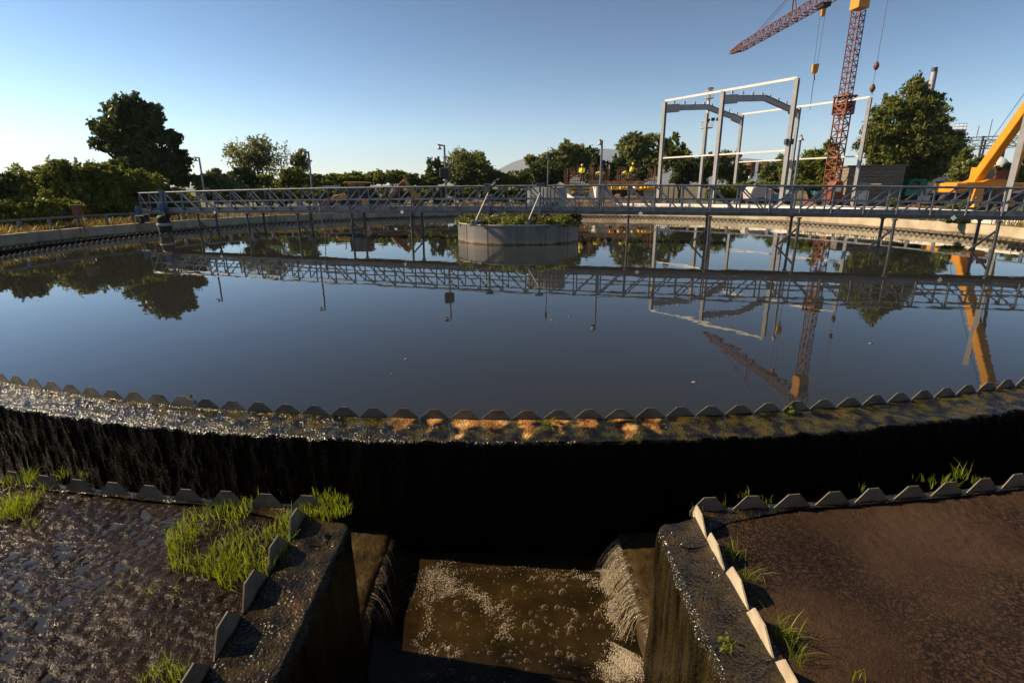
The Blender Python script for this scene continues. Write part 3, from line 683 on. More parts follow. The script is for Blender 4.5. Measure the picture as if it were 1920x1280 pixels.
# ------------------------------------------------------------------ scraper bridge
BC = Vector((CX, CY, 0)); BD = Vector((1, -.27, 0)).normalized(); BN = Vector((-.27, -1, 0)).normalized()
def zt(s): return 1.83 + .205 * (1 - (s / 18.) ** 2)
def zb(s): return .935 + .125 * (1 - (s / 18.) ** 2)
def bp_(s, off=0, z=0): p = BC + BD * s + BN * off; p.z = z; return p
bridge = thing('scraper_bridge', (CX, CY, 0), 'long galvanised lattice walkway bridge across the settling tank', 'bridge')
S0, S1, REAR = -18.4, 19.2, -.85
st = [S0] + [S0 + .55 + .955 * k for k in range(39)] + [S1]
st = [s for s in st if s <= S1]
for off in (0, REAR):
    t_, b_, m_, tb = MB(), MB(), MB(), MB()
    for a, c in zip(st[:-1], st[1:]):
        t_.tube(bp_(a, off, zt(a)), bp_(c, off, zt(c)), .036, 8); b_.beam(bp_(a, off, zb(a)), bp_(c, off, zb(c)), .06, .10)
        m_.beam(bp_(a, off, (zt(a) + zb(a)) / 2 + .01), bp_(c, off, (zt(c) + zb(c)) / 2 + .01), .03, .055)
        tb.beam(bp_(a, off - .05 * (1 if off == 0 else -1), zb(a) + .14), bp_(c, off - .05 * (1 if off == 0 else -1), zb(c) + .14), .008, .115)
    t_.build('top_rail', M['galv'], bridge, 40); b_.build('bottom_chord', M['galv_dark'], bridge); m_.build('mid_rail', M['galv'], bridge); tb.build('toe_board', M['galv'], bridge)
    for k, s in enumerate(st):
        MB().beam(bp_(s, off, zb(s) + .07), bp_(s, off, zt(s) - .03), .045, .045).build('upright', M['galv'], bridge)
        if k + 1 < len(st):
            c = st[k + 1]; mid = (s + c) / 2
            fall = (mid < -8.8) or (0 < mid < 9.2)
            p, q = (bp_(s + .03, off, zt(s) - .04), bp_(c - .06, off, zb(c) + .08)) if fall else (bp_(s + .06, off, zb(s) + .08), bp_(c - .03, off, zt(c) - .04))
            MB().beam(p, q, .032, .05).build('diagonal_brace', M['galv'], bridge)
dk = MB()
for a, c in zip(st[:-1], st[1:]): dk.beam(bp_(a, REAR / 2, zb(a) + .05), bp_(c, REAR / 2, zb(c) + .05), .74, .04)
dk.build('deck', M['galv_dark'], bridge)
def leg(s, off, brace):
    p, q = bp_(s, off, zb(s) - .07), bp_(s + .02, off, -.5)
    l = MB().tube(p, q, .048, 10).tube(p - Vector((0, 0, .05)), p, .085, 10).build('scraper_leg', M['galv_dark'], bridge, 40)
    if brace:
        sg = 1 if s < 0 else -1
        MB().beam(bp_(s, off, .60), bp_(s + sg * .62, off - .05, -.05), .05, .06).build('brace', M['galv_dark'], l)
for s in (-15.22, -12.53, -9.91, -7.27, -4.53, 4.16, 6.99, 9.86, 12.7, 15.56): leg(s, 0, True)
for s in (-15.02, -12.36, -9.84, -7.17, -4.44, 6.97, 9.81, 12.65, 15.45): leg(s, REAR, False)
for s in (-14.2, -4.9, 4.6, 14.3):
    p = bp_(s, .05, zb(s) - .01); d = .085
    mb = MB(); mb.add([p + BD * d, p + Vector((0, 0, d)), p - BD * d, p - Vector((0, 0, d))] + [p + BN * .008 + v for v in (BD * d, Vector((0, 0, d)), -BD * d, Vector((0, 0, -d)))],
                      [(0, 1, 2, 3), (7, 6, 5, 4), (0, 4, 5, 1), (1, 5, 6, 2), (2, 6, 7, 3), (3, 7, 4, 0)]); mb.build('marker_plate', M['white'], bridge)
for s in (-17.1, -1.21, .85):     # stout posts with pinned joints on the top rail
    ps = MB().beam(bp_(s, .02, zb(s) - .12 if s < -5 else zb(s) - .35), bp_(s, .02, zt(s) + .05), .075 if s > -5 else .11, .075); ps.build('joint_post', M['galv'], bridge)
    MB().box((-.16, -.06, -.01), (.16, .06, .045), Matrix.Translation(bp_(s, .02, zt(s) + .06))).build('joint_cap', M['galv'], bridge)
# drive carriage on the left end: wheel box on the wall, two blue motors, ribbed rubber sleeve
def wallp(s, off, z): return bp_(s, off, z)
MB().beam(bp_(-18.9, -.5, .78), bp_(-17.0, -.1, .80), .22, .16).build('carriage_beam', M['galv_dark'], bridge)
MB().box((-.26, -.14, -.26), (.26, .14, .06), Matrix.Translation(bp_(-18.6, -.1, .75)) @ Matrix.Rotation(-.26, 4, 'Z')).build('wheel_box', M['galv_dark'], bridge, bevel=.02)
whl = MB().tube(bp_(-18.55, .16, .62), bp_(-18.55, -.10, .62), .17, 20); whl.build('wheel', M['rubber'], bridge, 40)
for s, off, z in ((-18.75, -.1, .86), (-17.05, .16, 1.0)):
    m_ = MB().tube(bp_(s, off, z), bp_(s, off, z + .30), .12, 14).tube(bp_(s, off, z + .30), bp_(s, off, z + .36), .09, 14)
    for j in range(8):
        a = j * math.pi / 4; m_.beam(bp_(s, off, z + .03) + Vector((math.cos(a) * .125, math.sin(a) * .125, 0)), bp_(s, off, z + .28) + Vector((math.cos(a) * .125, math.sin(a) * .125, 0)), .015, .02)
    m_.build('drive_motor', M['blue'], bridge, 40)
sl = MB(); c = bp_(-17.0, .22, 0)
sl.lathe([(.0, .84), (.16, .84), (.24, .78), (.28, .66), (.24, .62), (.29, .50), (.25, .44), (.30, .30), (.28, .12), (.26, -.3)], (c.x, c.y, 0), 24)
sl.build('rubber_sleeve', M['rubber'], bridge, True)
MB().lathe([(.301, .36), (.315, .39), (.315, .45), (.30, .48)], (c.x, c.y, 0), 24).build('sleeve_band', M['concrete'], bridge, True)
# thin sampling pole hung on the near side
pole_ = MB().tube(bp_(-8.66, .14, 1.42), bp_(-8.64, .14, 1.02), .045, 10).tube(bp_(-8.64, .14, 1.02), bp_(-8.5, .14, -.4), .018, 8)
tag(pole_.build('dip_pole', M['galv'], None, 40), 'thin upright dip pole with thick sleeve hung on the near side of the bridge', 'pole')
# two control cabinets on the walkway
for s, lab, wd, z0, z1 in ((.44, 'small pale control cabinet on the bridge, left of the bigger one', .62, .42, 1.06), (1.24, 'bigger grey control cabinet with dark dials on the bridge', .86, .28, 1.02)):
    p = bp_(s, REAR - .28, zb(s)); rt_ = thing('control_cabinet', p, lab, 'cabinet', 'control cabinets on the bridge')
    MM = Matrix.Translation(p) @ Matrix.Rotation(math.atan2(BD.y, BD.x), 4, 'Z')
    MB().box((-wd / 2, -.16, z0 - .3), (wd / 2, .16, z1 - .1), MM).build('housing', M['grey_body'] if wd > .7 else M['white'], rt_, bevel=.015)
    for j in (-1, 1): MB().box((j * wd * .4 - .025, -.02, -.08), (j * wd * .4 + .025, .03, z0 - .302), MM).build('leg', M['galv_dark'], rt_)
    d_ = MB()
    for jx, jz in ((-.25, .5), (.0, .5), (-.1, .38), (.1, .38), (-.1, .30), (.1, .30), (.0, .22)):
        d_.tube(MM @ Vector((jx * wd, -.162, z0 - .3 + jz * .9)), MM @ Vector((jx * wd, -.185, z0 - .3 + jz * .9)), .03, 10)
    d_.build('dials', M['black'], rt_)

# lamp posts standing on the far side of the bridge
def lamp(px, py, lean, label, box=False, arm=-1):
    top = None; s = None
    a, b, c = ray(px, py); P = BC + BN * (REAR - .06); al = a / b; s = (al * P.y - P.x) / (BD.x - al * BD.y)
    base = bp_(s, REAR - .06, zb(s)); F = base.y; ztop = at(px, py, F).z
    rt_ = thing('lamp_post', base, label, 'lamp post', 'lamp posts along the bridge')
    MB().tube(base, (base.x, base.y, ztop), .045, 10, .038).build('post', M['galv'], rt_, 40)
    hd = Vector((base.x, base.y, ztop)); e = hd + BD * arm * .27 + Vector((0, 0, .015))
    MB().tube(hd - Vector((0, 0, .03)), e, .03, 8).build('arm', M['galv_dark'], rt_, 40)
    b = hd + BD * arm * .22 - Vector((0, 0, .03))
    MB().lathe([(.0, .0), (.05, .0), (.05, -.06), (.11, -.13), (.10, -.135), (.0, -.12)], b, 14).build('lamp_head', M['grey_body'], rt_, True)
    if box:
        q = at(829, 325, F); MB().box((-.2, -.42, -.22), (.2, -.05, .20), Matrix.Translation((base.x, base.y, q.z))).build('speaker_box', M['black'], rt_, bevel=.05)
lamp(373, 295, 0, 'leftmost lamp post on the bridge, beside the big dark tree')
lamp(578, 284, 0, 'lamp post on the bridge left of the excavator cab')
lamp(833, 272, 0, 'lamp post on the bridge carrying a black box halfway up', True)
lamp(1129, 263, 0, 'lamp post on the bridge in front of the yellow vested workers', arm=-.35)
lamp(1502, 254, 0, 'lamp post on the bridge close to two tall grey steel columns', arm=.1)
a, b, c = ray(1027, 285); P = BC + BN * REAR; s = (a / b * P.y - P.x) / (BD.x - a / b * BD.y); base = bp_(s, REAR - .06, zb(s)); z_ = at(1027, 285, base.y).z
rt_ = thing('antenna_mast', base, 'slim antenna mast on the bridge above the control cabinets', 'antenna')
MB().tube(base, (base.x, base.y, z_), .022, 8).build('mast', M['galv'], rt_, 40); MB().tube((base.x, base.y, z_ - .25), (base.x, base.y, z_), .05, 8).tube((base.x, base.y, z_), (base.x, base.y, z_ + .2), .008, 6).build('aerial', M['galv_dark'], rt_, 40)

# ------------------------------------------------------------------ round inlet drum in the middle
DY = 21.62
drum = thing('inlet_drum', (CX, DY, 0), 'big round grey steel drum standing in the middle of the tank', 'drum')
def drum_mat():
    m, nt, b, new, ln = nodes('drum_sheet_steel'); g = new('ShaderNodeNewGeometry'); sp = new('ShaderNodeSeparateXYZ'); ln(g.outputs['Position'], sp.inputs[0])
    tc = new('ShaderNodeTexCoord'); mp = new('ShaderNodeMapping'); mp.inputs['Scale'].default_value = (1, 1, .15); ln(tc.outputs['Object'], mp.inputs[0])
    n = new('ShaderNodeTexNoise'); n.inputs['Scale'].default_value = 3; n.inputs['Detail'].default_value = 7; ln(mp.outputs[0], n.inputs['Vector'])
    ad = new('ShaderNodeMath'); ad.operation = 'MULTIPLY_ADD'; ad.inputs[1].default_value = .18; ln(n.outputs['Fac'], ad.inputs[0]); ln(sp.outputs[2], ad.inputs[2])
    r = ramp(new, [(.09, (.08, .06, .035)), (.14, (.26, .21, .15)), (.30, (.165, .155, .145)), (.8, (.135, .135, .135))]); ln(ad.outputs[0], r.inputs[0])
    r2 = ramp(new, [(.3, (.75, .75, .75)), (.7, (1.15, 1.15, 1.15))]); ln(n.outputs['Fac'], r2.inputs[0])
    mx = new('ShaderNodeMix'); mx.data_type = 'RGBA'; mx.blend_type = 'MULTIPLY'; mx.inputs[0].default_value = 1; ln(r.outputs[0], mx.inputs[6]); ln(r2.outputs[0], mx.inputs[7])
    ln(mx.outputs[2], b.inputs['Base Color']); b.inputs['Metallic'].default_value = .25; b.inputs['Roughness'].default_value = .5; return m
M['drum'] = drum_mat(); RD = 2.42
MB().lathe([(RD - .012, .40), (RD - .012, -.9), (RD, -.9), (RD, .66), (RD - .012, .66), (RD - .012, .40)], (CX, DY, 0), 96).build('shell', M['drum'], drum, 40)
MB().lathe([(RD - .05, .66), (RD + .03, .66), (RD + .03, .70), (RD - .05, .70), (RD - .05, .66)], (CX, DY, 0), 96).build('rim', M['concrete'], drum, 40)
sm = MB()
for k in range(14):
    a = 2 * math.pi * k / 14 + .18; sm.beam((CX + (RD + .002) * math.cos(a), DY + (RD + .002) * math.sin(a), -.3), (CX + (RD + .002) * math.cos(a), DY + (RD + .002) * math.sin(a), .659), .014, .014)
sm.build('seams', M['galv_dark'], drum)
MB().lathe([(0, .42), (RD - .015, .42)], (CX, DY, 0), 48).build('soil_bed', M['soil'], drum)
for px, s in ((890, -1.21), (989, .85)):
    p = at(px, 412, DY - RD + .15); p.z = .70
    MB().box((-.11, -.1, .0), (.11, .1, .15), Matrix.Translation(p)).build('bracket', M['galv'], drum, bevel=.01)
    MB().beam(p + Vector((.1, .1, .06)), p + Vector((.85, 1.7, .22)), .10, .10).build('bracket_arm', M['galv'], drum)
    MB().beam(p + Vector((.03, 0, .15)), bp_(s, .03, zt(s) - .25), .028, .028).build('tie_rod', M['white_steel'], drum)
for a in (2.95, 6.1): 
    c_ = (CX + RD * math.cos(a) * .97, DY + RD * math.sin(a)); MB().beam((*c_, .70), (*c_, 1.05), .06, .06).build('bracket', M['galv'], drum)
lb = []
r = np.random.default_rng(21)
for k in range(34):
    a = r.uniform(0, 6.28); q = RD * .93 * math.sqrt(r.uniform(.1, 1)); lb.append((Vector((CX + q * math.cos(a), DY + q * math.sin(a), .66 + .10 * r.random())), (.42, .42, .17), 1))
for k in range(16):
    a = math.pi * (1.08 + .84 * k / 15); lb.append((Vector((CX + 2.2 * math.cos(a), DY + 2.2 * math.sin(a), .74 + .07 * r.random())), (.3, .2, .16), .6))
V, F_ = leafcloud(lb, 9000, .085, r, 1.3, clumps=10, spread=.4)
ok = np.hypot(V[:, 0] - CX, V[:, 1] - DY) < RD + .14; fk = ok.reshape(-1, 4).all(1); V = V.reshape(-1, 4, 3)[fk].reshape(-1, 3); F_ = np.arange(len(V)).reshape(-1, 4)
npmesh('ivy', V, F_, M['lf_ivy'], label='green leafy creepers growing inside the round drum', kind='stuff')

# ------------------------------------------------------------------ low guard rail around the tank
rail = thing('guard_rail', (CX, 20.43, GZ), 'low grey steel guard rail on posts running round outside the tank wall', 'railing')
rl = MB(); a0, a1 = R(-32), R(212); n = 150
pts = [Vector((*wall_xy(a0 + (a1 - a0) * k / n, .55), .88)) for k in range(n + 1)]
for p, q in zip(pts[:-1], pts[1:]): rl.beam(p, q, .05, .07)
rl.build('rail', M['galv'], rail)
for k in range(64):
    a = a0 + (a1 - a0) * (k + .3) / 64; x, y = wall_xy(a, .55)
    MB().beam((x, y, GZ - .05), (x, y, .844), .14, .05, (math.cos(a), math.sin(a), 0)).build('post', M['galv'], rail)

# ------------------------------------------------------------------ steel portal frame under construction
ZTOP = 8.5
def gp(px, F): p = at(px, 380, F); p.z = GZ; return p
A_, M_, B_ = Vector((12.35, 45.82, 0)), Vector((15.26, 41.3, 0)), Vector((18.18, 36.72, 0))
C_, D_, E_ = Vector((22.12, 54.36, 0)), Vector((25.0, 49.46, 0)), Vector((27.93, 44.56, 0))
G_ = (A_ + C_) / 2
frame = thing('steel_frame', (A_.x, A_.y, GZ), 'unfinished grey steel portal frame of a hall with white rails', 'steel frame')
def z3(p, z): return Vector((p.x, p.y, z))
along = (B_ - A_).normalized(); across = (C_ - A_).normalized()
for p in (A_, M_, B_, C_, D_, E_):
    MB().hbeam(z3(p, GZ), z3(p, ZTOP), .24, .30, across, .03).build('column', M['primer'], frame)
MB().hbeam(z3(G_, GZ), z3(G_, 8.15), .22, .24, across, .03).build('column', M['primer'], frame)
for p, q in ((A_, C_), (M_, D_)):
    m_ = (p + q) / 2; hau = p.lerp(q, .16); ha2 = q.lerp(p, .16); mb = MB()
    mb.hbeam(z3(p.lerp(q, .015), 7.95), z3(hau, 8.18), .22, .62, (0, 0, 1), .03); mb.hbeam(z3(hau, 8.20), z3(m_, 8.62), .22, .44, (0, 0, 1), .03)
    mb.hbeam(z3(m_, 8.62), z3(ha2, 8.20), .22, .44, (0, 0, 1), .03); mb.hbeam(z3(ha2, 8.18), z3(q.lerp(p, .015), 7.95), .22, .62, (0, 0, 1), .03)
    mb.build('rafter', M['primer'], frame)
    for k in (.10, .22, .34, .46, .56, .68, .8, .92):
        x = p.lerp(q, k); zz = 8.36 + .46 * (1 - abs(k - .5) * 2) * .95; MB().box((-.12, -.02, 0), (.12, .02, .2), Matrix.Translation(z3(x, zz)) @ Matrix.Rotation(.6, 4, 'Z')).build('purlin_cleat', M['white_steel'], frame)
for p, q in ((A_, B_), (C_, E_)):
    MB().beam(z3(p, ZTOP + .02), z3(q, ZTOP + .02), .10, .16).build('eaves_beam', M['white_steel'], frame)
    MB().beam(z3(p, 4.2) - along * .1, z3(q, 4.2), .07, .11).build('side_rail', M['white_steel'], frame)
MB().beam(z3(B_, 4.55), z3(B_, 4.9), .5, .3).build('splice_plate', M['galv_dark'], frame)
c6 = thing('steel_column', gp(1886, 31), 'single grey steel column at the right edge beside the yellow crane', 'column')
MB().hbeam(c6.location, c6.location + Vector((0, 0, 8.4)), .28, .30, across, .03).build('shaft', M['primer'], c6)
MB().box((-.3, -.3, 0), (.3, .3, .05), Matrix.Translation(c6.location)).build('base_plate', M['galv_dark'], c6)

# ------------------------------------------------------------------ tower crane
T = Vector((27.1, 46.5, GZ)); crane = thing('tower_crane', T, 'red lattice tower crane with orange cab and long jib', 'crane')
def lattice(mb, p, q, w0, w1, n, r, up=(0, 0, 1), tri=False, diag=.7):
    p, q = Vector(p), Vector(q); z = (q - p).normalized(); up = Vector(up)
    x = z.cross(up).normalized(); y = x.cross(z).normalized()
    cs = [(-1, -1), (1, -1), (1, 1), (-1, 1)] if not tri else [(-1, -1), (1, -1), (0, 1)]
    def P(t, c, ): wv = w0 + (w1 - w0) * t; return p.lerp(q, t) + x * (c[0] * wv / 2) + y * (c[1] * wv / 2)
    for c in cs: mb.beam(P(0, c), P(1, c), r * 2)
    for k in range(n):
        t0, t1 = k / n, (k + 1) / n
        for i in range(len(cs)):
            a, b = cs[i], cs[(i + 1) % len(cs)]
            if (k + i) % 2: a, b = b, a
            mb.beam(P(t0, a), P(t1, b), r * 2 * diag); mb.beam(P(t0, a), P(t0, b), r * 2 * diag)
    return mb
yaw = (math.cos(.5), math.sin(.5), 0)
zc = at(1590, 196, 46.5).z
mb = lattice(MB(), T + Vector((0, 0, .9)), Vector((T.x, T.y, zc)), 0.86, 0.84, 14, .040, yaw); mb.build('mast_base', M['orange'], crane)
lattice(MB(), (T.x, T.y, zc), (T.x, T.y, 15.0), 0.70, 0.68, 17, .030, yaw).build('mast', M['red'], crane)
RM = Matrix.Rotation(.5, 4, 'Z')
cl_ = MB(); lattice(cl_, (T.x, T.y, zc - .75), (T.x, T.y, zc + .7), 1.05, 1.05, 2, .06, yaw)
cl_.box((-.65, -.65, .55), (.65, .65, .64), Matrix.Translation((T.x, T.y, zc)) @ RM); cl_.box((-.3, -.4, -.5), (.45, .35, .15), Matrix.Translation((T.x, T.y, zc)) @ RM)
cl_.build('climbing_collar', M['orange'], crane)
MB().box((-1.4, -1.4, 0), (1.4, 1.4, .9), Matrix.Translation(T) @ RM).build('ballast_base', M['orange'], crane, bevel=.05)
cab = MB().box((-.48, -.48, 0), (.48, .48, 1.9), Matrix.Translation((T.x, T.y, 15.05)) @ Matrix.Rotation(.15, 4, 'Z')).build('cab', M['yellow'], crane, bevel=.06)
MB().box((-.36, -.495, .7), (.36, -.482, 1.6), Matrix.Translation((T.x, T.y, 15.05)) @ Matrix.Rotation(.15, 4, 'Z')).build('window', M['glass'], cab)
j0, j1 = Vector((T.x, T.y + .6, 17.45)), Vector((26.3, 70.2, 17.25))
lattice(MB(), j0, j0.lerp(j1, .88), 1.0, .9, 24, .036, (0, 0, 1), True, .7).build('jib', M['red'], crane)
lattice(MB(), j0.lerp(j1, .88), j1, .9, .3, 4, .045, (0, 0, 1), True).build('jib_tip', M['red'], crane)
apex = Vector((T.x, T.y, 22.5))
lattice(MB(), (T.x, T.y, 16.95), apex, 1.1, .3, 6, .05, yaw).build('apex_tower', M['red'], crane)
tl = MB(); jm = j0.lerp(j1, .42); pv = jm + Vector((0, 0, 2.2))
tl.beam(jm, pv, .09); tl.beam(j0.lerp(j1, .38), pv, .07); tl.tube(apex, pv, .03, 6); tl.tube(pv, j0.lerp(j1, .72) + Vector((0, 0, .5)), .03, 6); tl.tube(pv + Vector((.1, 0, -.2)), j0.lerp(j1, .66) + Vector((0, 0, .5)), .02, 6)
tl.build('tie_bar', M['red'], crane)
tr_ = at(1538, 13, 51.5); tr_.x = j0.lerp(j1, (51.5 - j0.y) / (j1.y - j0.y)).x
hk = thing('crane_trolley', Vector((tr_.x, tr_.y, 16.85)), 'trolley and yellow hook block hanging from the tower crane jib', 'hook')
MB().box((-.35, -.5, -.25), (.35, .5, .08), Matrix.Translation(hk.location)).build('trolley', M['black'], hk, bevel=.03)
zh = at(1522, 128, 51.5).z; hx, hy = hk.location.x, hk.location.y
rp = MB()
for k in (-.22, .22): rp.tube((hx + k, hy, 16.6), (hx + k * .6, hy, zh + .3), .014, 5)
rp.build('rope', M['galv_dark'], hk)
MB().prism([(-.28, .3), (.28, .35), (.22, -.35), (.0, -.55), (-.24, -.3)], hy - .12, hy + .12, Matrix.Translation((hx, 0, zh))).build('hook_block', M['yellow'], hk, bevel=.03)
MB().tube((hx, hy, zh - .5), (hx + .1, hy, zh - 1.0), .05, 8).tube((hx + .02, hy, zh - 1.0), (hx + .05, hy, zh - 3.4), .03, 6).build('hook', M['black'], hk)
MB().box((-.15, -.12, -.9), (.15, .12, -.3), Matrix.Translation((hx, hy, 16.85))).build('hook_stay', M['yellow'], hk)
sg = thing('crane_hook', (E_.x, E_.y, ZTOP + .2), 'red hook blocks on a long steel cable above the right column', 'hook')
ex, ey = E_.x + .05, E_.y
z1_, z2_ = at(1645, 124, ey).z, at(1638, 166, ey).z
cb = MB().tube((ex, ey, 30), (ex, ey, z1_ + .2), .022, 6).tube((ex, ey, z1_ - .2), (ex, ey, z2_ + .2), .018, 6)
for k in (-.12, .12): cb.tube((ex, ey, z2_ - .2), (ex + k, ey, ZTOP + .15), .014, 6)
cb.build('cable', M['galv_dark'], sg)
for z in (z1_, z2_): MB().lathe([(0, -.32), (.10, -.26), (.20, -.05), (.17, .12), (.07, .30), (0, .33)], (ex, ey, z), 12).build('hook_block', M['red'], sg, True)

# ------------------------------------------------------------------ yellow mobile crane
K = Vector((29.09, 34.5, GZ)); mc = thing('mobile_crane', K, 'yellow mobile crane with raised telescopic boom at the right edge', 'crane')
KM = Matrix.Translation(K)
MB().prism([(-1.2, .75), (-1.0, 1.15), (9.2, 1.15), (9.4, .6), (-.8, .6)], -1.2, 1.2, KM).build('carrier', M['black'], mc, bevel=.04)
for x in (-.1, 1.5, 5.6, 7.2):
    for y in (-1.05, 1.05):
        wv = MB().tube(K + Vector((x, y - .18, .55)), K + Vector((x, y + .18, .55)), .55, 20).build('wheel', M['rubber'], mc, 40)
        MB().tube(K + Vector((x, y - .20, .55)), K + Vector((x, y + .20, .55)), .22, 12).build('hub', M['yellow'], wv, 40)
MB().tube(K + Vector((.6, 0, 1.15)), K + Vector((.6, 0, 1.42)), 1.0, 24).build('turntable', M['black'], mc, 40)
MB().prism([(-1.6, 1.3), (-1.6, 1.7), (-1.2, 1.82), (-.2, 1.85), (.3, 2.05), (1.0, 2.05), (1.6, 1.8), (2.4, 1.75), (2.4, 1.3), (-.6, 1.2)], -.8, .8, KM).build('superstructure', M['yellow'], mc, bevel=.06)
MB().box((-1.85, -.9, 1.2), (-1.1, .9, 1.78), KM).build('counterweight', M['yellow'], mc, bevel=.08)
MB().prism([(-1.1, .65), (-.4, .65), (-.45, 1.4), (-1.0, 1.45)], -1.35, -1.22, KM).build('outrigger_box', M['yellow'], mc, bevel=.03)
MB().box((-.9, -1.4, .35), (-.6, -1.1, .95), KM).build('outrigger', M['yellow2'], mc)
cb_ = MB().prism([(1.0, 1.5), (2.3, 1.5), (2.3, 2.2), (1.9, 2.75), (1.0, 2.75)], .95, 1.75, KM).build('cab', M['yellow'], mc, bevel=.05)
MB().prism([(1.15, 2.0), (2.05, 2.0), (1.85, 2.6), (1.15, 2.6)], .935, .947, KM).build('window', M['glass'], cb_)
MB().prism([(.2, 2.0), (1.0, 2.0), (1.0, 2.5), (.4, 2.5)], -1.08, -1.01, KM).build('side_cover', M['red'], mc)
az, el = R(258), R(50); bd = Vector((math.cos(az) * math.cos(el), math.sin(az) * math.cos(el), math.sin(el))); b0 = Vector((29.09, 34.5, 2.24))
MB().beam(b0 - bd * .6, b0 + bd * 9.2, .46, .66).build('boom', M['yellow'], mc, bevel=.08)
MB().beam(b0 + bd * 9.2, b0 + bd * 18, .42, .60).build('boom_section', M['yellow'], mc, bevel=.06)
MB().beam(b0 + bd * 9.0, b0 + bd * 9.45, .62, .84).build('boom_collar', M['yellow2'], mc)
ac = Vector((.75, .0, -.1)); c0 = b0 + Vector((1.1, -1.2, -.9)); c1 = b0 + bd * 6.2 + Vector((.15, 0, -.35))
MB().tube(c0, c0.lerp(c1, .56), .15, 14).tube(c0.lerp(c1, .54), c0.lerp(c1, .57), .18, 14).build('lift_cylinder', M['yellow'], mc, 40)
MB().tube(c0.lerp(c1, .5), c1, .085, 12).build('cylinder_rod', M['galv'], mc, 40)
MB().tube(b0 + Vector((-.1, .3, .9)), b0 + bd * 18 + Vector((0, .2, .8)), .016, 6).build('hoist_rope', M['black'], mc)

# ------------------------------------------------------------------ excavator loader behind the far wall
H = Vector((-10.9, 39.2, GZ)); bh = thing('backhoe_loader', H, 'orange backhoe loader with dark glazed cab and folded digging arm', 'excavator')
HM = Matrix.Translation(H)
MB().prism([(-1.0, .55), (1.0, .55), (1.0, 1.0), (-.6, 1.15), (-1.6, 1.1), (-1.7, .6)], -.75, .75, HM).build('chassis', M['black'], bh, bevel=.03)
MB().prism([(-1.75, .7), (-.75, .75), (-.75, 1.32), (-1.55, 1.25), (-1.75, 1.1)], -.55, .55, HM).build('bonnet', M['yellow'], bh, bevel=.06)
cb_ = MB()
for x0, x1 in ((-.72, -.58), (.62, .74)):
    for y in (-.72, .72): cb_.beam(H + Vector((x0, y, 1.0)), H + Vector((x0 * .86 if x0 < 0 else x0 * .92, y * .95, 2.0)), .09)
cb_.beam(H + Vector((.1, -.72, 1.0)), H + Vector((.08, -.69, 2.0)), .07)
cab = cb_.build('cab_frame', M['black'], bh)
MB().prism([(-.70, 1.02), (.72, 1.02), (.66, 1.98), (-.60, 1.98)], -.67, .67, HM).build('glazing', M['glass'], cab)
MB().prism([(-.82, 2.0), (.80, 2.0), (.76, 2.10), (-.72, 2.12)], -.8, .8, HM).build('roof', M['yellow'], bh, bevel=.03)
MB().tube(H + Vector((-1.3, .2, 1.2)), H + Vector((-1.3, .2, 1.9)), .04, 8).tube(H + Vector((-1.3, .2, 1.9)), H + Vector((-1.36, .2, 2.0)), .04, 8).build('exhaust', M['black'], bh)
MB().prism([(-2.55, .25), (-1.9, .30), (-1.75, .95), (-2.0, 1.0), (-2.45, .55)], -1.05, 1.05, HM).build('loader_bucket', M['orange'], bh, bevel=.03)
for y in (-.8, .8): MB().beam(H + Vector((-.6, y, 1.15)), H + Vector((-1.9, y, .75)), .14, .22).build('loader_arm', M['yellow'], bh)
for x, rad in ((-1.2, .48), (.7, .68)):
    for y in (-.85, .85):
        wv = MB().tube(H + Vector((x, y - .17, rad)), H + Vector((x, y + .17, rad)), rad, 20).build('wheel', M['rubber'], bh, 40)
        MB().tube(H + Vector((x, y - .19, rad)), H + Vector((x, y + .19, rad)), rad * .45, 14).build('rim', M['yellow'], wv, 40)
MB().prism([(1.0, .35), (1.35, .35), (1.35, 1.0), (1.0, 1.0)], -.9, .9, HM).build('stabiliser_frame', M['yellow'], bh)
k0, k1, k2 = H + Vector((1.9, 0, .65)), H + Vector((3.35, -.1, 2.05)), H + Vector((4.25, -.1, .95))
MB().beam(H + Vector((1.2, 0, .75)), k0, .4, .34).build('swing_post', M['orange'], bh)
MB().beam(k0, k1, .26, .42).build('digging_boom', M['orange'], bh, bevel=.05); MB().beam(k1 + Vector((-.15, 0, .12)), k2, .24, .36).build('dipper_arm', M['yellow'], bh, bevel=.05)
MB().tube(k0 + Vector((.25, 0, .5)), k1 + Vector((-.6, 0, -.1)), .06, 8).build('boom_cylinder', M['galv'], bh)
MB().prism([(3.85, .25), (4.45, .2), (4.6, .85), (4.2, 1.0), (3.95, .7)], -.4, .3, HM).build('digging_bucket', M['orange'], bh, bevel=.03)

# ------------------------------------------------------------------ concrete shell under construction
bl = thing('concrete_shell', at(1150, 380, 50), 'half built concrete building with yellow formwork beams', 'building'); bl.location.z = GZ
def bx(x0, x1, y0, y1, F, dep, name, m, par=bl, dF=0, **k):
    p, q = at(x0, y1, F), at(x1, y0, F); return MB().box((p.x, F + dF, max(p.z, GZ - .1)), (q.x, F + dF + dep, q.z)).build(name, M[m], par, **k)
def sbx(x0, x1, y0, y1, F0, F1, th, name, m, zlo=None):
    a, b = at(x0, y0, F0), at(x1, y0, F1); z1 = (a.z + b.z) / 2; z0 = zlo if zlo is not None else (at(x0, y1, F0).z + at(x1, y1, F1).z) / 2
    d = Vector((b.y - a.y, -(b.x - a.x), 0)).normalized() * -th; vs = [Vector((q.x, q.y, z)) + e for z in (z0, z1) for e in (Vector((0, 0, 0)), d) for q in (a, b)]
    mb = MB(); mb.add(vs, [(0, 1, 3, 2), (4, 5, 7, 6), (0, 1, 5, 4), (2, 3, 7, 6), (0, 2, 6, 4), (1, 3, 7, 5)]); return mb.build(name, M[m], bl)
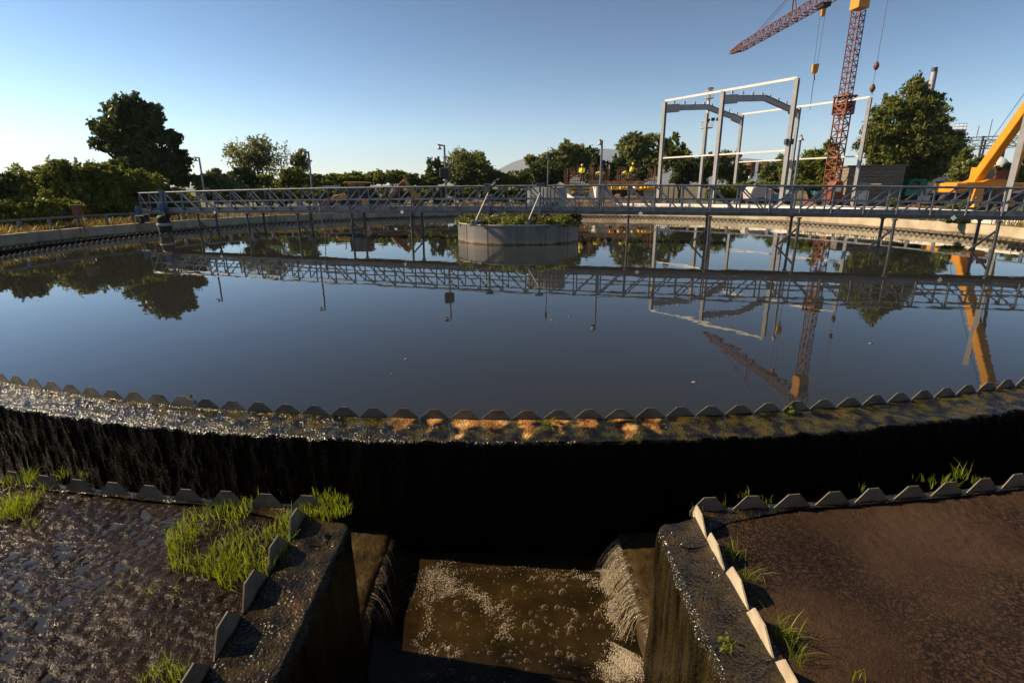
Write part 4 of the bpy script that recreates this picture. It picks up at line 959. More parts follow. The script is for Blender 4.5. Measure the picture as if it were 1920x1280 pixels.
sbx(1056, 1118, 350, 392, 52.6, 49.2, .3, 'white_panel', 'panel', GZ - .1); bx(1119, 1145.5, 348.5, 392, 49.05, .3, 'concrete_wall', 'concrete')
bx(1178, 1188, 351, 392, 49.2, .4, 'pillar', 'concrete'); bx(1206, 1232, 351, 392, 49.3, .4, 'pillar', 'concrete'); bx(1146, 1240, 354, 392, 53, .3, 'rear_wall', 'board')
bx(1048, 1238, 345.2, 348.2, 49.6, 8, 'deck_slab', 'board'); bx(1096, 1106, 360, 392, 52, .3, 'pillar', 'concrete')
w_ = sbx(1072, 1104, 355, 368, 51.65, 49.9, .05, 'opening', 'black')
for y in (352.6, 359): sbx(1068, 1108, y - 1.4, y + 1.4, 51.7, 49.5, .15, 'formwork_beam', 'yellow2')
for x in (1074, 1086, 1098): bx(x, x + 3, 358, 363, 48.5, .3, 'formwork_beam', 'yellow2')
bx(1144, 1231, 354.2, 356.4, 48.9, .2, 'formwork_beam', 'yellow2')
for x in (1147, 1152, 1164, 1170, 1176, 1182, 1190, 1194, 1203, 1210, 1216, 1221, 1226): bx(x, x + 3.4, 349.4, 354, 48.6 + (x % 3) * .02, 1.2, 'formwork_beam', 'yellow2' if x != 1190 else 'white')
for k, x in enumerate(range(1104, 1206, 5)): bx(x, x + 4.5, 338.6 + (k * 7 % 3) * .5, 346, 49.4 + (k % 3) * .01, .05, 'edge_board', 'wood')
for x in (1155, 1163, 1197, 1200): bx(x, x + 1.4, 356, 392, 50.2, .1, 'prop', 'yellow2')
for x in (1240, 1252, 1262, 1274): bx(x, x + 1.6, 350, 392, 50.5, .1, 'prop', 'galv_dark')
bx(1238, 1278, 346.5, 350, 50.4, 2, 'scaffold_deck', 'wood'); bx(1196, 1214, 339.5, 342, 49.7, 1, 'plank', 'rust')
zd = at(1150, 345.2, 50).z
for x0, x1, top, F, lab in ((1057, 1098, 316, 51, 'leftmost thicket of rusty rebar rods rising from the concrete deck'), (1100, 1143, 312, 50.5, 'tall rusty rebar rods around the bent worker behind a lamp post'),
                            (1155, 1192, 316, 52, 'rusty rebar rods behind the two workers on the right'), (1213, 1240, 315, 50.5, 'rusty rebar rods beside the tall grey column')):
    p = at((x0 + x1) / 2, 345, F); cg = thing('rebar_cage', (p.x, F, zd), lab, 'rebar', 'rebar cages on the concrete deck'); mb = MB()
    for k in range(26):
        x = random.uniform(x0, x1); d = random.uniform(0, 2.5); q = at(x, 345, F + d); h = (345 - top) * pxm(F) * random.uniform(.8, 1.06)
        mb.tube((q.x, F + d, zd), (q.x + random.uniform(-.06, .06), F + d, zd + h), .016, 4)
    mb.build('vertical_rods', M['rebar'], cg); mb = MB(); wd = (x1 - x0) * pxm(F)
    for k in range(9): z = zd + random.uniform(.1, .8); mb.tube((p.x - wd / 2 * random.uniform(.5, 1), F + random.uniform(0, 2), z), (p.x + wd / 2 * random.uniform(.5, 1), F + random.uniform(0, 2), z + random.uniform(-.15, .15)), .022, 4)
    mb.build('tie_rods', M['rebar'], cg)

# ------------------------------------------------------------------ people
def person(foot, yaw, J, label, vest='hiviz', sc_=1.0, helmet=True):
    """J: joints in body axes (x right, y ahead, z up); one skinned body with a vest and a helmet"""
    rt_ = thing('person', foot, label, 'person', 'workers on the building site'); Mx = Matrix.Rotation(yaw, 4, 'Z') @ Matrix.Scale(sc_, 4)
    names = list(J); rad = dict(pel=.14, che=.155, nec=.06, hea=.095, hip=.10, kne=.068, ank=.048, toe=.04, sho=.075, elb=.045, wri=.034, fin=.03)
    links = [('pel', 'che'), ('che', 'nec'), ('nec', 'hea'), ('pel', 'hipl'), ('hipl', 'knel'), ('knel', 'ankl'), ('ankl', 'toel'), ('pel', 'hipr'), ('hipr', 'kner'), ('kner', 'ankr'), ('ankr', 'toer'),
             ('che', 'shol'), ('shol', 'elbl'), ('elbl', 'wril'), ('wril', 'finl'), ('che', 'shor'), ('shor', 'elbr'), ('elbr', 'wrir'), ('wrir', 'finr')]
    me = bpy.data.meshes.new('person'); me.from_pydata([Mx @ Vector(J[n]) for n in names], [(names.index(a), names.index(b)) for a, b in links], [])
    bm = bmesh.new(); bm.from_mesh(me); lay = bm.verts.layers.skin.verify(); bm.verts.ensure_lookup_table()
    for n, v in zip(names, bm.verts): q = rad[n[:3]]; v[lay].radius = (q * sc_, q * sc_); v[lay].use_root = n == 'pel'
    bm.to_mesh(me); bm.free()
    ob = link('body', me, M['trousers'], rt_, True); ob.modifiers.new('skin', 'SKIN').use_smooth_shade = True; ob.modifiers.new('sub', 'SUBSURF').levels = 1
    v = MB(); o = rt_.location
    def W(n): return o + Mx @ Vector(J[n])
    d = (W('nec') - W('pel')); v.tube(W('pel') + d * .05, W('pel') + d * .55, .185 * sc_, 10, .21 * sc_); v.tube(W('pel') + d * .55, W('pel') + d * .95, .21 * sc_, 10, .13 * sc_)
    for s in 'lr': v.tube(W('sho' + s), W('elb' + s), .088 * sc_, 8, .065 * sc_); v.tube(W('elb' + s), W('elb' + s).lerp(W('wri' + s), .8), .062 * sc_, 8, .048 * sc_)
    v.build('jacket', M[vest], rt_, 50)
    h = W('hea'); hd = (W('hea') - W('nec')).normalized(); rot = hd.to_track_quat('Z', 'Y').to_matrix().to_4x4()
    f = MB(); f.lathe([(0, -.13), (.06, -.11), (.085, -.04), (.092, .03), (.08, .1), (0, .12)], (0, 0, 0), 12); f.v = [tuple(h + rot @ (Vector(q) * sc_)) for q in f.v]; f.build('head', M['skin'], rt_, True)
    q = MB(); q.lathe([(.135, .03), (.115, .045), (.112, .09), (.07, .15), (0, .165)], (0, 0, 0), 14); q.v = [tuple(h + rot @ (Vector(t) * sc_)) for t in q.v]; q.build('helmet', M['helmet'], rt_, True)
    for s in 'lr':
        b = MB(); a, t = W('ank' + s), W('toe' + s); b.beam(a.lerp(t, -.3), t, .09 * sc_, .09 * sc_); b.build('boot', M['black'], rt_, bevel=.02)
    return rt_
STAND = dict(pel=(0, 0, .95), che=(0, .02, 1.3), nec=(0, .03, 1.47), hea=(0, .05, 1.63), hipl=(-.1, 0, .9), knel=(-.11, .03, .5), ankl=(-.12, 0, .09), toel=(-.13, .15, .04), hipr=(.1, 0, .9), kner=(.12, .05, .5), ankr=(.14, .0, .09), toer=(.16, .15, .04),
             shol=(-.19, .02, 1.40), elbl=(-.25, .06, 1.14), wril=(-.16, .25, 1.02), finl=(-.12, .32, 1.0), shor=(.19, .02, 1.40), elbr=(.25, .06, 1.14), wrir=(.16, .25, 1.02), finr=(.12, .32, 1.0))
BENT = dict(STAND, pel=(0, -.05, .88), che=(0, .32, 1.02), nec=(0, .47, 1.02), hea=(0, .62, .98), hipl=(-.1, -.05, .84), hipr=(.1, -.05, .84), shol=(-.19, .40, .98), elbl=(-.2, .42, .72), wril=(-.12, .5, .48), finl=(-.1, .54, .42), shor=(.19, .40, .98), elbr=(.2, .42, .72), wrir=(.12, .52, .5), finr=(.1, .56, .44))
KNEEL = dict(STAND, pel=(0, 0, .62), che=(0, .08, .97), nec=(0, .1, 1.14), hea=(0, .13, 1.30), hipl=(-.1, 0, .57), knel=(-.14, .4, .50), ankl=(-.14, .38, .09), toel=(-.14, .52, .04), hipr=(.1, 0, .57), kner=(.14, .25, .12), ankr=(.14, -.15, .09), toer=(.14, -.05, .03),
             shol=(-.19, .08, 1.07), elbl=(-.26, .22, .85), wril=(-.1, .42, .78), finl=(-.06, .48, .76), shor=(.19, .08, 1.07), elbr=(.26, .22, .85), wrir=(.1, .42, .78), finr=(.06, .48, .76))
def fp(px, F, z): p = at(px, 345, F); return Vector((p.x, F, z))
person(fp(1091, 51, zd), 2.6, STAND, 'standing worker in yellow vest, back turned, on the concrete deck')
person(fp(1118, 51.5, zd), -1.45, BENT, 'worker bent far over behind the lamp post, back level')
person(fp(1168, 51, zd), -.9, dict(BENT, hea=(0, .6, .9)), 'stooping worker in yellow left of the kneeling worker')
person(fp(1182.5, 53, zd + .5), -2.2, KNEEL, 'kneeling worker with raised head, rightmost on the concrete deck')
tb_ = thing('formwork_table', fp(1182.5, 53.2, zd), 'low timber platform under the kneeling worker', 'platform')
MB().box((-.7, -.7, .44), (.7, .7, .5), Matrix.Translation(tb_.location)).build('top', M['wood'], tb_)
for x in (-.6, .6):
    for y in (-.6, .6): MB().box((x - .04, y - .04, 0), (x + .04, y + .04, .438), Matrix.Translation(tb_.location)).build('leg', M['wood'], tb_)
person(fp(1441, 45, GZ), -1.3, dict(STAND, che=(0, .2, 1.25), nec=(0, .3, 1.38), hea=(0, .42, 1.50), shol=(-.19, .28, 1.30), elbl=(-.25, .42, 1.05), wril=(-.16, .55, .9), finl=(-.12, .6, .86), shor=(.19, .28, 1.30), elbr=(.25, .42, 1.05), wrir=(.16, .55, .9), finr=(.12, .6, .86)), 'leaning worker in orange jacket and yellow helmet near the blue lift', 'hivizo')

# ------------------------------------------------------------------ things around the building site
def slab_ring(name, a0, a1, o0, o1, z0, z1, m, n=60, par=None):
    V = []; 
    for k in range(n + 1):
        a = a0 + (a1 - a0) * k / n
        for o_, z in ((o0, z0), (o0, z1), (o1, z1), (o1, z0)): V.append((*wall_xy(a, o_), z + (random.uniform(-.02, .02) if z > z0 else 0)))
    V = np.array(V); F = np.concatenate([np.stack([np.arange(n) * 4 + j, np.arange(n) * 4 + j + 4, np.arange(n) * 4 + (j + 1) % 4 + 4, np.arange(n) * 4 + (j + 1) % 4], 1) for j in range(4)])
    F = np.concatenate([F, [[0, 1, 2, 3], [4 * n, 4 * n + 1, 4 * n + 2, 4 * n + 3]]]); return npmesh(name, V, F, m, par)
for (a0, a1, o_, w_, z1, lab) in ((-18, 40, 2.6, .45, .84, 'long pale concrete kerb in front of the yellow mobile crane'), (41, 62, 3.2, .5, .80, 'pale concrete kerb in front of the blue lift'), (63, 74, 4.6, .4, .72, 'short pale concrete kerb beside the soil heap')):
    tag(slab_ring('concrete_kerb', R(a0), R(a1), o_, o_ + w_, GZ - .2, z1, M['panel']), lab, 'kerb', 'pale concrete kerbs')
sl_ = MB(); p = gp(1420, 39.5)
for x, y, w_, d_, z in ((-1.5, -.8, 1.6, 1.0, .25), (.9, -1.0, 2.6, .8, .22), (-3.5, -.3, 1.4, .8, .3), (3.2, -.6, 1.2, .9, .3)): sl_.box((p.x + x - w_ / 2, p.y + y - d_ / 2, GZ), (p.x + x + w_ / 2, p.y + y + d_ / 2, GZ + z))
tag(sl_.build('concrete_slabs', M['panel'], bevel=.02), 'flat pale concrete slabs lying in front of the blue lift', 'slabs')
def heap(px0, px1, F, h, label, seed, dep=2.6):
    p, q = gp(px0, F), gp(px1, F); n, m_ = 130, 44; V = []
    u = np.linspace(0, 1, n)[:, None]; v = np.linspace(-1, 1, m_)[None, :]
    X = p.x + (q.x - p.x) * u + 0 * v; Y = F + dep * v + 0 * u
    env = np.clip(np.sin(np.pi * u) * 1.6, 0, 1) * np.clip(1 - np.abs(v), 0, 1) ** .7
    Z = GZ - .05 + h * env * (.35 + .9 * fbm(X * .9 + seed, Y * .9, 3)) + .22 * env * (fbm(X * 4 + seed, Y * 4, 3) - .4) * 2
    tag(npmesh('soil_heap', np.stack([X, Y, Z], 2).reshape(-1, 3), gridfaces(n, m_), M['soil']), label, 'soil heap', 'heaps of dug soil')
heap(985, 1285, 44.5, 1.05, 'long heap of brown clods in front of the concrete shell', 3)
heap(830, 990, 44, .75, 'lower weedy soil heap left of the control cabinets', 8); heap(1690, 1775, 34.2, .7, 'small sandy soil heap left of the yellow crane', 15, 1.2); heap(1385, 1420, 38, .45, 'tiny soil pile in front of the blue lift', 22, .8)

L = gp(1440, 45.5); L.z = GZ; lf = thing('boom_lift', L, 'blue boom lift with big grey rounded counterweight', 'boom lift'); LM = Matrix.Translation(L)
MB().prism([(-1.85, .55), (-1.9, 1.1), (-1.75, 1.55), (-1.35, 1.72), (-.75, 1.7), (-.35, 1.45), (-.1, .9), (-.15, .5), (-.6, .4), (-1.5, .42)], -.75, .75, LM).build('counterweight', M['grey_body'], lf, bevel=.12)
MB().prism([(-1.6, 1.74), (1.9, 1.62), (1.9, 1.32), (-.4, 1.44)], -.35, .35, LM).build('boom', M['cyan'], lf, bevel=.03)
MB().box((-.1, -.6, .55), (1.6, .6, 1.0), LM).build('turret', M['cyan'], lf, bevel=.04); MB().box((.5, -.362, 1.42), (1.1, -.352, 1.6), LM).build('name_panel', M['white'], lf)
MB().beam(L + Vector((1.85, 0, 1.5)), L + Vector((3.2, 0, 1.3)), .2, .22).build('telescopic_section', M['black'], lf)
MB().beam(L + Vector((3.15, 0, 1.45)), L + Vector((3.55, 0, .55)), .16, .3).build('jib', M['black'], lf, bevel=.03)
bk = MB()
for z in (.45, .95, 1.2):
    for a, b in (((3.6, -.4), (4.3, -.4)), ((4.3, -.4), (4.3, .4)), ((4.3, .4), (3.6, .4)), ((3.6, .4), (3.6, -.4))): bk.beam(L + Vector((*a, z)), L + Vector((*b, z)), .05)
for x in (3.6, 4.3):
    for y in (-.4, .4): bk.beam(L + Vector((x, y, .4)), L + Vector((x, y, 1.2)), .05)
bk.box((3.6, -.4, .36), (4.3, .4, .42), LM); bk.box((3.75, -.42, .75), (4.15, -.39, 1.1), LM); bk.build('basket', M['cyan'], lf)
MB().box((-1.3, -.8, .35), (1.5, .8, .58), LM).build('chassis', M['black'], lf)
for x in (-1.0, 1.2):
    for y in (-.85, .85): MB().tube(L + Vector((x, y - .15, .38)), L + Vector((x, y + .15, .38)), .38, 18).build('wheel', M['rubber'], lf, 40)

GT = gp(1700, 47); GT.z = GZ; gt = thing('flatbed_truck', GT, 'green truck cab with a long bare flatbed frame', 'truck'); GM = Matrix.Translation(GT)
cb_ = MB().prism([(-1.0, .75), (-1.0, 1.25), (-.6, 2.15), (.65, 2.15), (.65, .75)], -1.0, 1.0, GM).build('cab', M['green'], gt, bevel=.08)
MB().prism([(-.72, 1.3), (-.45, 1.95), (.1, 1.95), (.1, 1.3)], -1.012, -1.002, GM).build('window', M['glass'], cb_)
MB().box((.7, -.95, .8), (5.0, .95, .98), GM).build('flatbed', M['galv_dark'], gt); MB().box((.72, -.9, 1.0), (.8, .9, 1.95), GM).build('headboard', M['green'], gt)
for x in (-.3, 3.2, 4.2):
    for y in (-.9, .9): MB().tube(GT + Vector((x, y - .14, .45)), GT + Vector((x, y + .14, .45)), .45, 18).build('wheel', M['rubber'], gt, 40)

Hh = gp(1618, 48); Hh.z = GZ; hut = thing('timber_hut', Hh, 'weathered board hut with flat roof behind the tower crane', 'hut'); HM_ = Matrix.Translation(Hh) @ Matrix.Rotation(-.22, 4, 'Z')
mb = MB()
for k in range(11):
    z = .05 + k * .285; j = random.uniform(-.02, .02)
    mb.box((-2.1 + j, -1.7 + j * .6, z), (2.1 + j, 1.6, z + .265), HM_)
mb.build('boards', M['board'], hut); MB().box((-2.25, -1.85, 3.19), (2.25, 1.75, 3.28), HM_).build('roof', M['board'], hut); MB().box((-1.2, -1.73, .1), (-.3, -1.705, 1.2), HM_).build('hatch', M['white'], hut)
Wb = gp(1712, 55); Wb.z = GZ; wb = thing('ruined_shed', Wb, 'broken pale plastered shed behind the drooping birch', 'shed'); WM = Matrix.Translation(Wb)
MB().prism([(-2.6, 0), (-2.6, 2.9), (-1.9, 3.1), (-1.2, 2.5), (-.4, 3.0), (.6, 2.7), (1.4, 3.1), (3.0, 2.4), (3.0, 0)], 0, 3, WM).build('wall', M['panel'], wb)
for x in (-1.6, .2, 1.9): MB().box((x, -.02, .9), (x + .7, .05, 2.0), WM).build('window', M['black'], wb)
bd_ = thing('site_generator', gp(1560, 43.5), 'small orange site machine at the foot of the tower crane', 'machine'); BM_ = Matrix.Translation(bd_.location)
MB().prism([(-.5, .35), (-.5, 1.4), (-.2, 2.0), (.3, 2.05), (.5, 1.4), (.5, .35)], -.5, .5, BM_).build('body', M['orange'], bd_, bevel=.08); MB().box((-.3, -.52, 1.2), (.25, -.501, 1.6), BM_).build('panel', M['white'], bd_)
for x in (-.35, .35): MB().tube(bd_.location + Vector((x, -.55, .2)), bd_.location + Vector((x, .55, .2)), .2, 12).build('wheel', M['rubber'], bd_, 40)
bx_ = thing('sign_box', at(147, 400, 22), 'rusty brown box on thin legs by the left bramble bushes', 'box'); bx_.location.z = GZ; q = bx_.location
z0, z1 = at(147, 404, 22).z, at(147, 384, 22).z
MB().box((-.12, -.12, z0 - GZ), (.12, .12, z1 - GZ), Matrix.Translation(q)).build('box', M['rust'], bx_, bevel=.01)
for x in (-.09, .12): MB().beam(q + Vector((x, 0, 0)), q + Vector((x * .5, 0, z0 - GZ)), .025).build('leg', M['rust'], bx_)
for px, lab in ((1402, 'left rusty flare stack between the steel columns'), (1424, 'right rusty flare stack between the steel columns')):
    F = 82; p = gp(px - 2, F); p.z = GZ; fs = thing('flare_stack', p, lab, 'flare stack', 'pair of rusty flare stacks'); za, zb_ = at(px, 324, F).z, at(px, 302, F).z
    MB().lathe([(.62, zb_), (.60, za + .2), (.72, za + .1), (.72, za), (.2, za - .1)], (p.x, p.y, 0), 18).build('burner_shroud', M['rust'], fs, 40); MB().tube(p, (p.x, p.y, za), .2, 10).build('pipe', M['white_steel'], fs, 40)
    MB().path([p + Vector((-.7, 0, 0)), (p.x - .7, p.y, za - 1.2), (p.x - .2, p.y, za - .8)], .1, 8).build('side_pipe', M['white_steel'], fs); MB().tube((p.x, p.y, zb_ - .2), (p.x, p.y, zb_ + .02), .66, 18).build('scorched_rim', M['black'], fs, 40)
F = 78; p = gp(1312, F); p.z = GZ; tp = thing('floodlight_mast', p, 'tall white mast with caged top and lamp platform behind the steel frame', 'mast'); zt_ = at(1330, 165, F).z; zm = at(1327, 240, F).z
MB().tube(p, (p.x, p.y, zt_ - 1.2), .26, 12, .17).build('pole', M['white_steel'], tp, 40)
cg = MB()
for z, rad in ((zt_ - 1.3, .55), (zt_ - .4, .55), (zm, .8), (zm + .9, .8)):
    for k in range(12):
        a, b = k * math.pi / 6, (k + 1) * math.pi / 6; cg.beam((p.x + rad * math.cos(a), p.y + rad * math.sin(a), z), (p.x + rad * math.cos(b), p.y + rad * math.sin(b), z), .06)
        if z in (zt_ - 1.3, zm): cg.beam((p.x + rad * math.cos(a), p.y + rad * math.sin(a), z), (p.x + rad * math.cos(a), p.y + rad * math.sin(a), z + .9), .045)
cg.lathe([(0, zm - .05), (.8, zm - .05), (.8, zm)], (p.x, p.y, 0), 16); cg.lathe([(.0, zt_ - 1.3), (.55, zt_ - 1.3)], (p.x, p.y, 0), 16); cg.build('platform_cage', M['white_steel'], tp)
MB().lathe([(.0, zt_), (.5, zt_), (.45, zt_ - .12), (.1, zt_ - .4), (.1, zt_ - 1.2)], (p.x, p.y, 0), 16).build('cap', M['grey_body'], tp, 40)
for k, (x, z) in enumerate(((.5, .95), (.95, 1.15), (-.5, .7))): MB().box((x - .22, -.9, z - .15), (x + .22, -.7, z + .25), Matrix.Translation((p.x, p.y, zm)) @ Matrix.Rotation(.2 * k, 4, 'Y')).build('floodlight', M['black'], tp)
F = 86; p = gp(1722, F); p.z = GZ; q = at(1753, 127, F); ch = thing('chimney_mast', Vector((q.x, F, GZ)), 'plain grey steel chimney rising behind the birch', 'chimney')
MB().tube((q.x, F, GZ), (q.x, F, q.z), .34, 14, .30).build('stack', M['silo'], ch, 40); MB().tube((q.x, F, q.z - .5), (q.x, F, q.z), .40, 14).build('collar', M['galv_dark'], ch, 40); MB().beam((q.x + .36, F - .1, GZ), (q.x + .36, F - .1, q.z - .4), .12).build('ladder', M['galv'], ch)
F = 72; p = at(1783, 245, F); si = thing('storage_silo', Vector((p.x, F, GZ)), 'grey round silo with railing behind the birch', 'silo')
MB().lathe([(1.5, GZ), (1.5, p.z - .1), (1.58, p.z), (0, p.z + .15)], (p.x, F, 0), 28).build('tank', M['silo'], si, 40); rr_ = MB()
for z in (p.z + .35, p.z + .7):
    for k in range(18): a, b = k * math.pi / 9, (k + 1) * math.pi / 9; rr_.beam((p.x + 1.5 * math.cos(a), F + 1.5 * math.sin(a), z), (p.x + 1.5 * math.cos(b), F + 1.5 * math.sin(b), z), .05)
for k in range(18): a = k * math.pi / 9; rr_.beam((p.x + 1.5 * math.cos(a), F + 1.5 * math.sin(a), p.z), (p.x + 1.5 * math.cos(a), F + 1.5 * math.sin(a), p.z + .7), .05)
rr_.build('railing', M['white_steel'], si)
F = 84; p = at(1846, 260, F); gh = thing('gas_holder_frame', Vector((p.x, F, GZ)), 'dark lattice frame of a gas holder behind the crane boom', 'gas holder'); rg, mb = 4.2, MB(); zz1, zz0 = p.z, at(1846, 277, F).z
P8 = [(p.x + rg * math.cos(k * math.pi / 5 + .2), F + rg * math.sin(k * math.pi / 5 + .2)) for k in range(10)]
for k in range(10):
    a, b = P8[k], P8[(k + 1) % 10]
    for z in (zz0, zz1): mb.beam((*a, z), (*b, z), .12)
    mb.beam((*a, zz0), (*b, zz1), .07); mb.beam((*b, zz0), (*a, zz1), .07); MB().beam((*a, GZ), (*a, zz1 + .1), .2).build('column', M['galv_dark'], gh)
mb.build('ring_truss', M['galv_dark'], gh)
for px, py in ((1836, 236), (1861, 224)): q = at(px, py, F); MB().tube((q.x, F, zz1), (q.x, F, q.z), .05, 6).build('lightning_rod', M['galv_dark'], gh)
F = 62; p = at(1861, 318, F); do = thing('biogas_dome', Vector((p.x, F, GZ)), 'white ball shaped gas tank behind the crane boom', 'tank'); rd = 22 * pxm(F)
MB().lathe([(rd * math.sin(a * math.pi / 16), -rd * math.cos(a * math.pi / 16)) for a in range(17)], p, 32).build('shell', M['white'], do, True); MB().lathe([(rd * .8, GZ), (rd * .8, p.z - rd * .55)], (p.x, F, 0), 24).build('base', M['concrete'], do, 40)
p0, p1 = gp(555, 49), gp(640, 49); tag(MB().beam(p0 + Vector((0, 0, 1.75)), p1 + Vector((0, 0, 1.75)), .25, .3).beam(p0 + Vector((.2, 0, 0)), p0 + Vector((.2, 0, 1.6)), .2).beam(p1 - Vector((.2, 0, 0)), p1 + Vector((-.2, 0, 1.6)), .2).build('pipe_bridge', M['panel']), 'low pale pipe bridge in front of the hedge left of the excavator', 'pipe')

# ------------------------------------------------------------------ vegetation
BG = 'bramble bushes on the left bank'
B = [('dark bramble bush cut by the left picture edge', 24, [(2, 352, 26, 26), (-20, 370, 40, 30), (5, 378, 20, 20)], 6000, .13, 'lf_dark'),
     ('tall bramble bush at far left under the open sky', 29, [(88, 345, 52, 32), (118, 322, 28, 18), (60, 360, 40, 30), (130, 352, 45, 40)], 13000, .14, 'lf_bush'),
     ('broad bramble bush just left of the big dark tree', 30, [(178, 340, 46, 32), (195, 322, 30, 16), (160, 362, 50, 28), (215, 352, 30, 34)], 12000, .14, 'lf_bush'),
     ('rounded bramble bush under the big dark tree', 31, [(262, 352, 48, 28), (300, 366, 36, 20), (240, 362, 35, 26), (335, 372, 24, 14)], 12000, .14, 'lf_bush'),
     ('front bramble bush by the wall at the left edge', 23.5, [(30, 402, 44, 26), (64, 396, 34, 22), (5, 412, 40, 22)], 8000, .105, 'lf_bush'),
     ('front bramble bush left of the rusty sign box', 26, [(96, 388, 36, 26), (110, 405, 28, 16), (78, 400, 30, 20)], 7000, .11, 'lf_bush'),
     ('front bramble bush right of the rusty sign box', 29, [(186, 384, 42, 26), (222, 388, 32, 18), (165, 394, 20, 12)], 8000, .12, 'lf_bush'),
     ('low bramble bush behind the bridge end', 32, [(272, 386, 36, 16), (312, 388, 34, 14), (345, 384, 22, 14)], 8000, .12, 'lf_bush')]
for k, (lab, F, it, n, s, m) in enumerate(B): shrub(F, it, n, s, m, lab, 'bush', BG, 'bramble_bush', k, clumps=34, spread=.26, shell=.5)
tree('broad_tree', 49, (283, 380), [(250, 224, 38, 30), (224, 242, 34, 26), (286, 230, 30, 30), (258, 262, 58, 30), (208, 272, 26, 14), (180, 268, 18, 8, 220), (318, 264, 20, 15), (334, 296, 22, 11, 380), (272, 300, 54, 28), (308, 324, 44, 22), (342, 336, 22, 13), (228, 308, 22, 12)],
     24000, .25, 'lf_dark', 'big dark round tree standing above the left bushes', None, 1, .45, clumps=22, spread=.30, shell=.45)
tree('willow', 55, (480, 360), [(442, 284, 26, 22, 240), (472, 278, 30, 28, 400), (502, 290, 26, 22, 300), (458, 302, 30, 16, 200), (492, 306, 30, 16, 200), (483, 264, 18, 14, 110)], 1500, .20, 'lf_olive', 'airy half bare willow with thin dark limbs left of centre', None, 2, .22, twigs=8, clumps=14, spread=.40, elong=2.6, shell=.2)
tree('dead_tree', 53, (520, 360), [(528, 300, 14, 22, 10), (540, 290, 8, 22, 10), (512, 318, 10, 16, 10)], 120, .18, 'lf_olive', 'leafless grey sapling beside the airy willow', None, 3, .10, twigs=6)
tree('young_tree', 56, (562, 360), [(560, 296, 13, 13, 200), (556, 312, 12, 10, 120), (570, 304, 8, 12, 90)], 1500, .20, 'lf_olive', 'small pale tree left of the second lamp post', None, 4, .10, clumps=8, spread=.45, shell=.2)
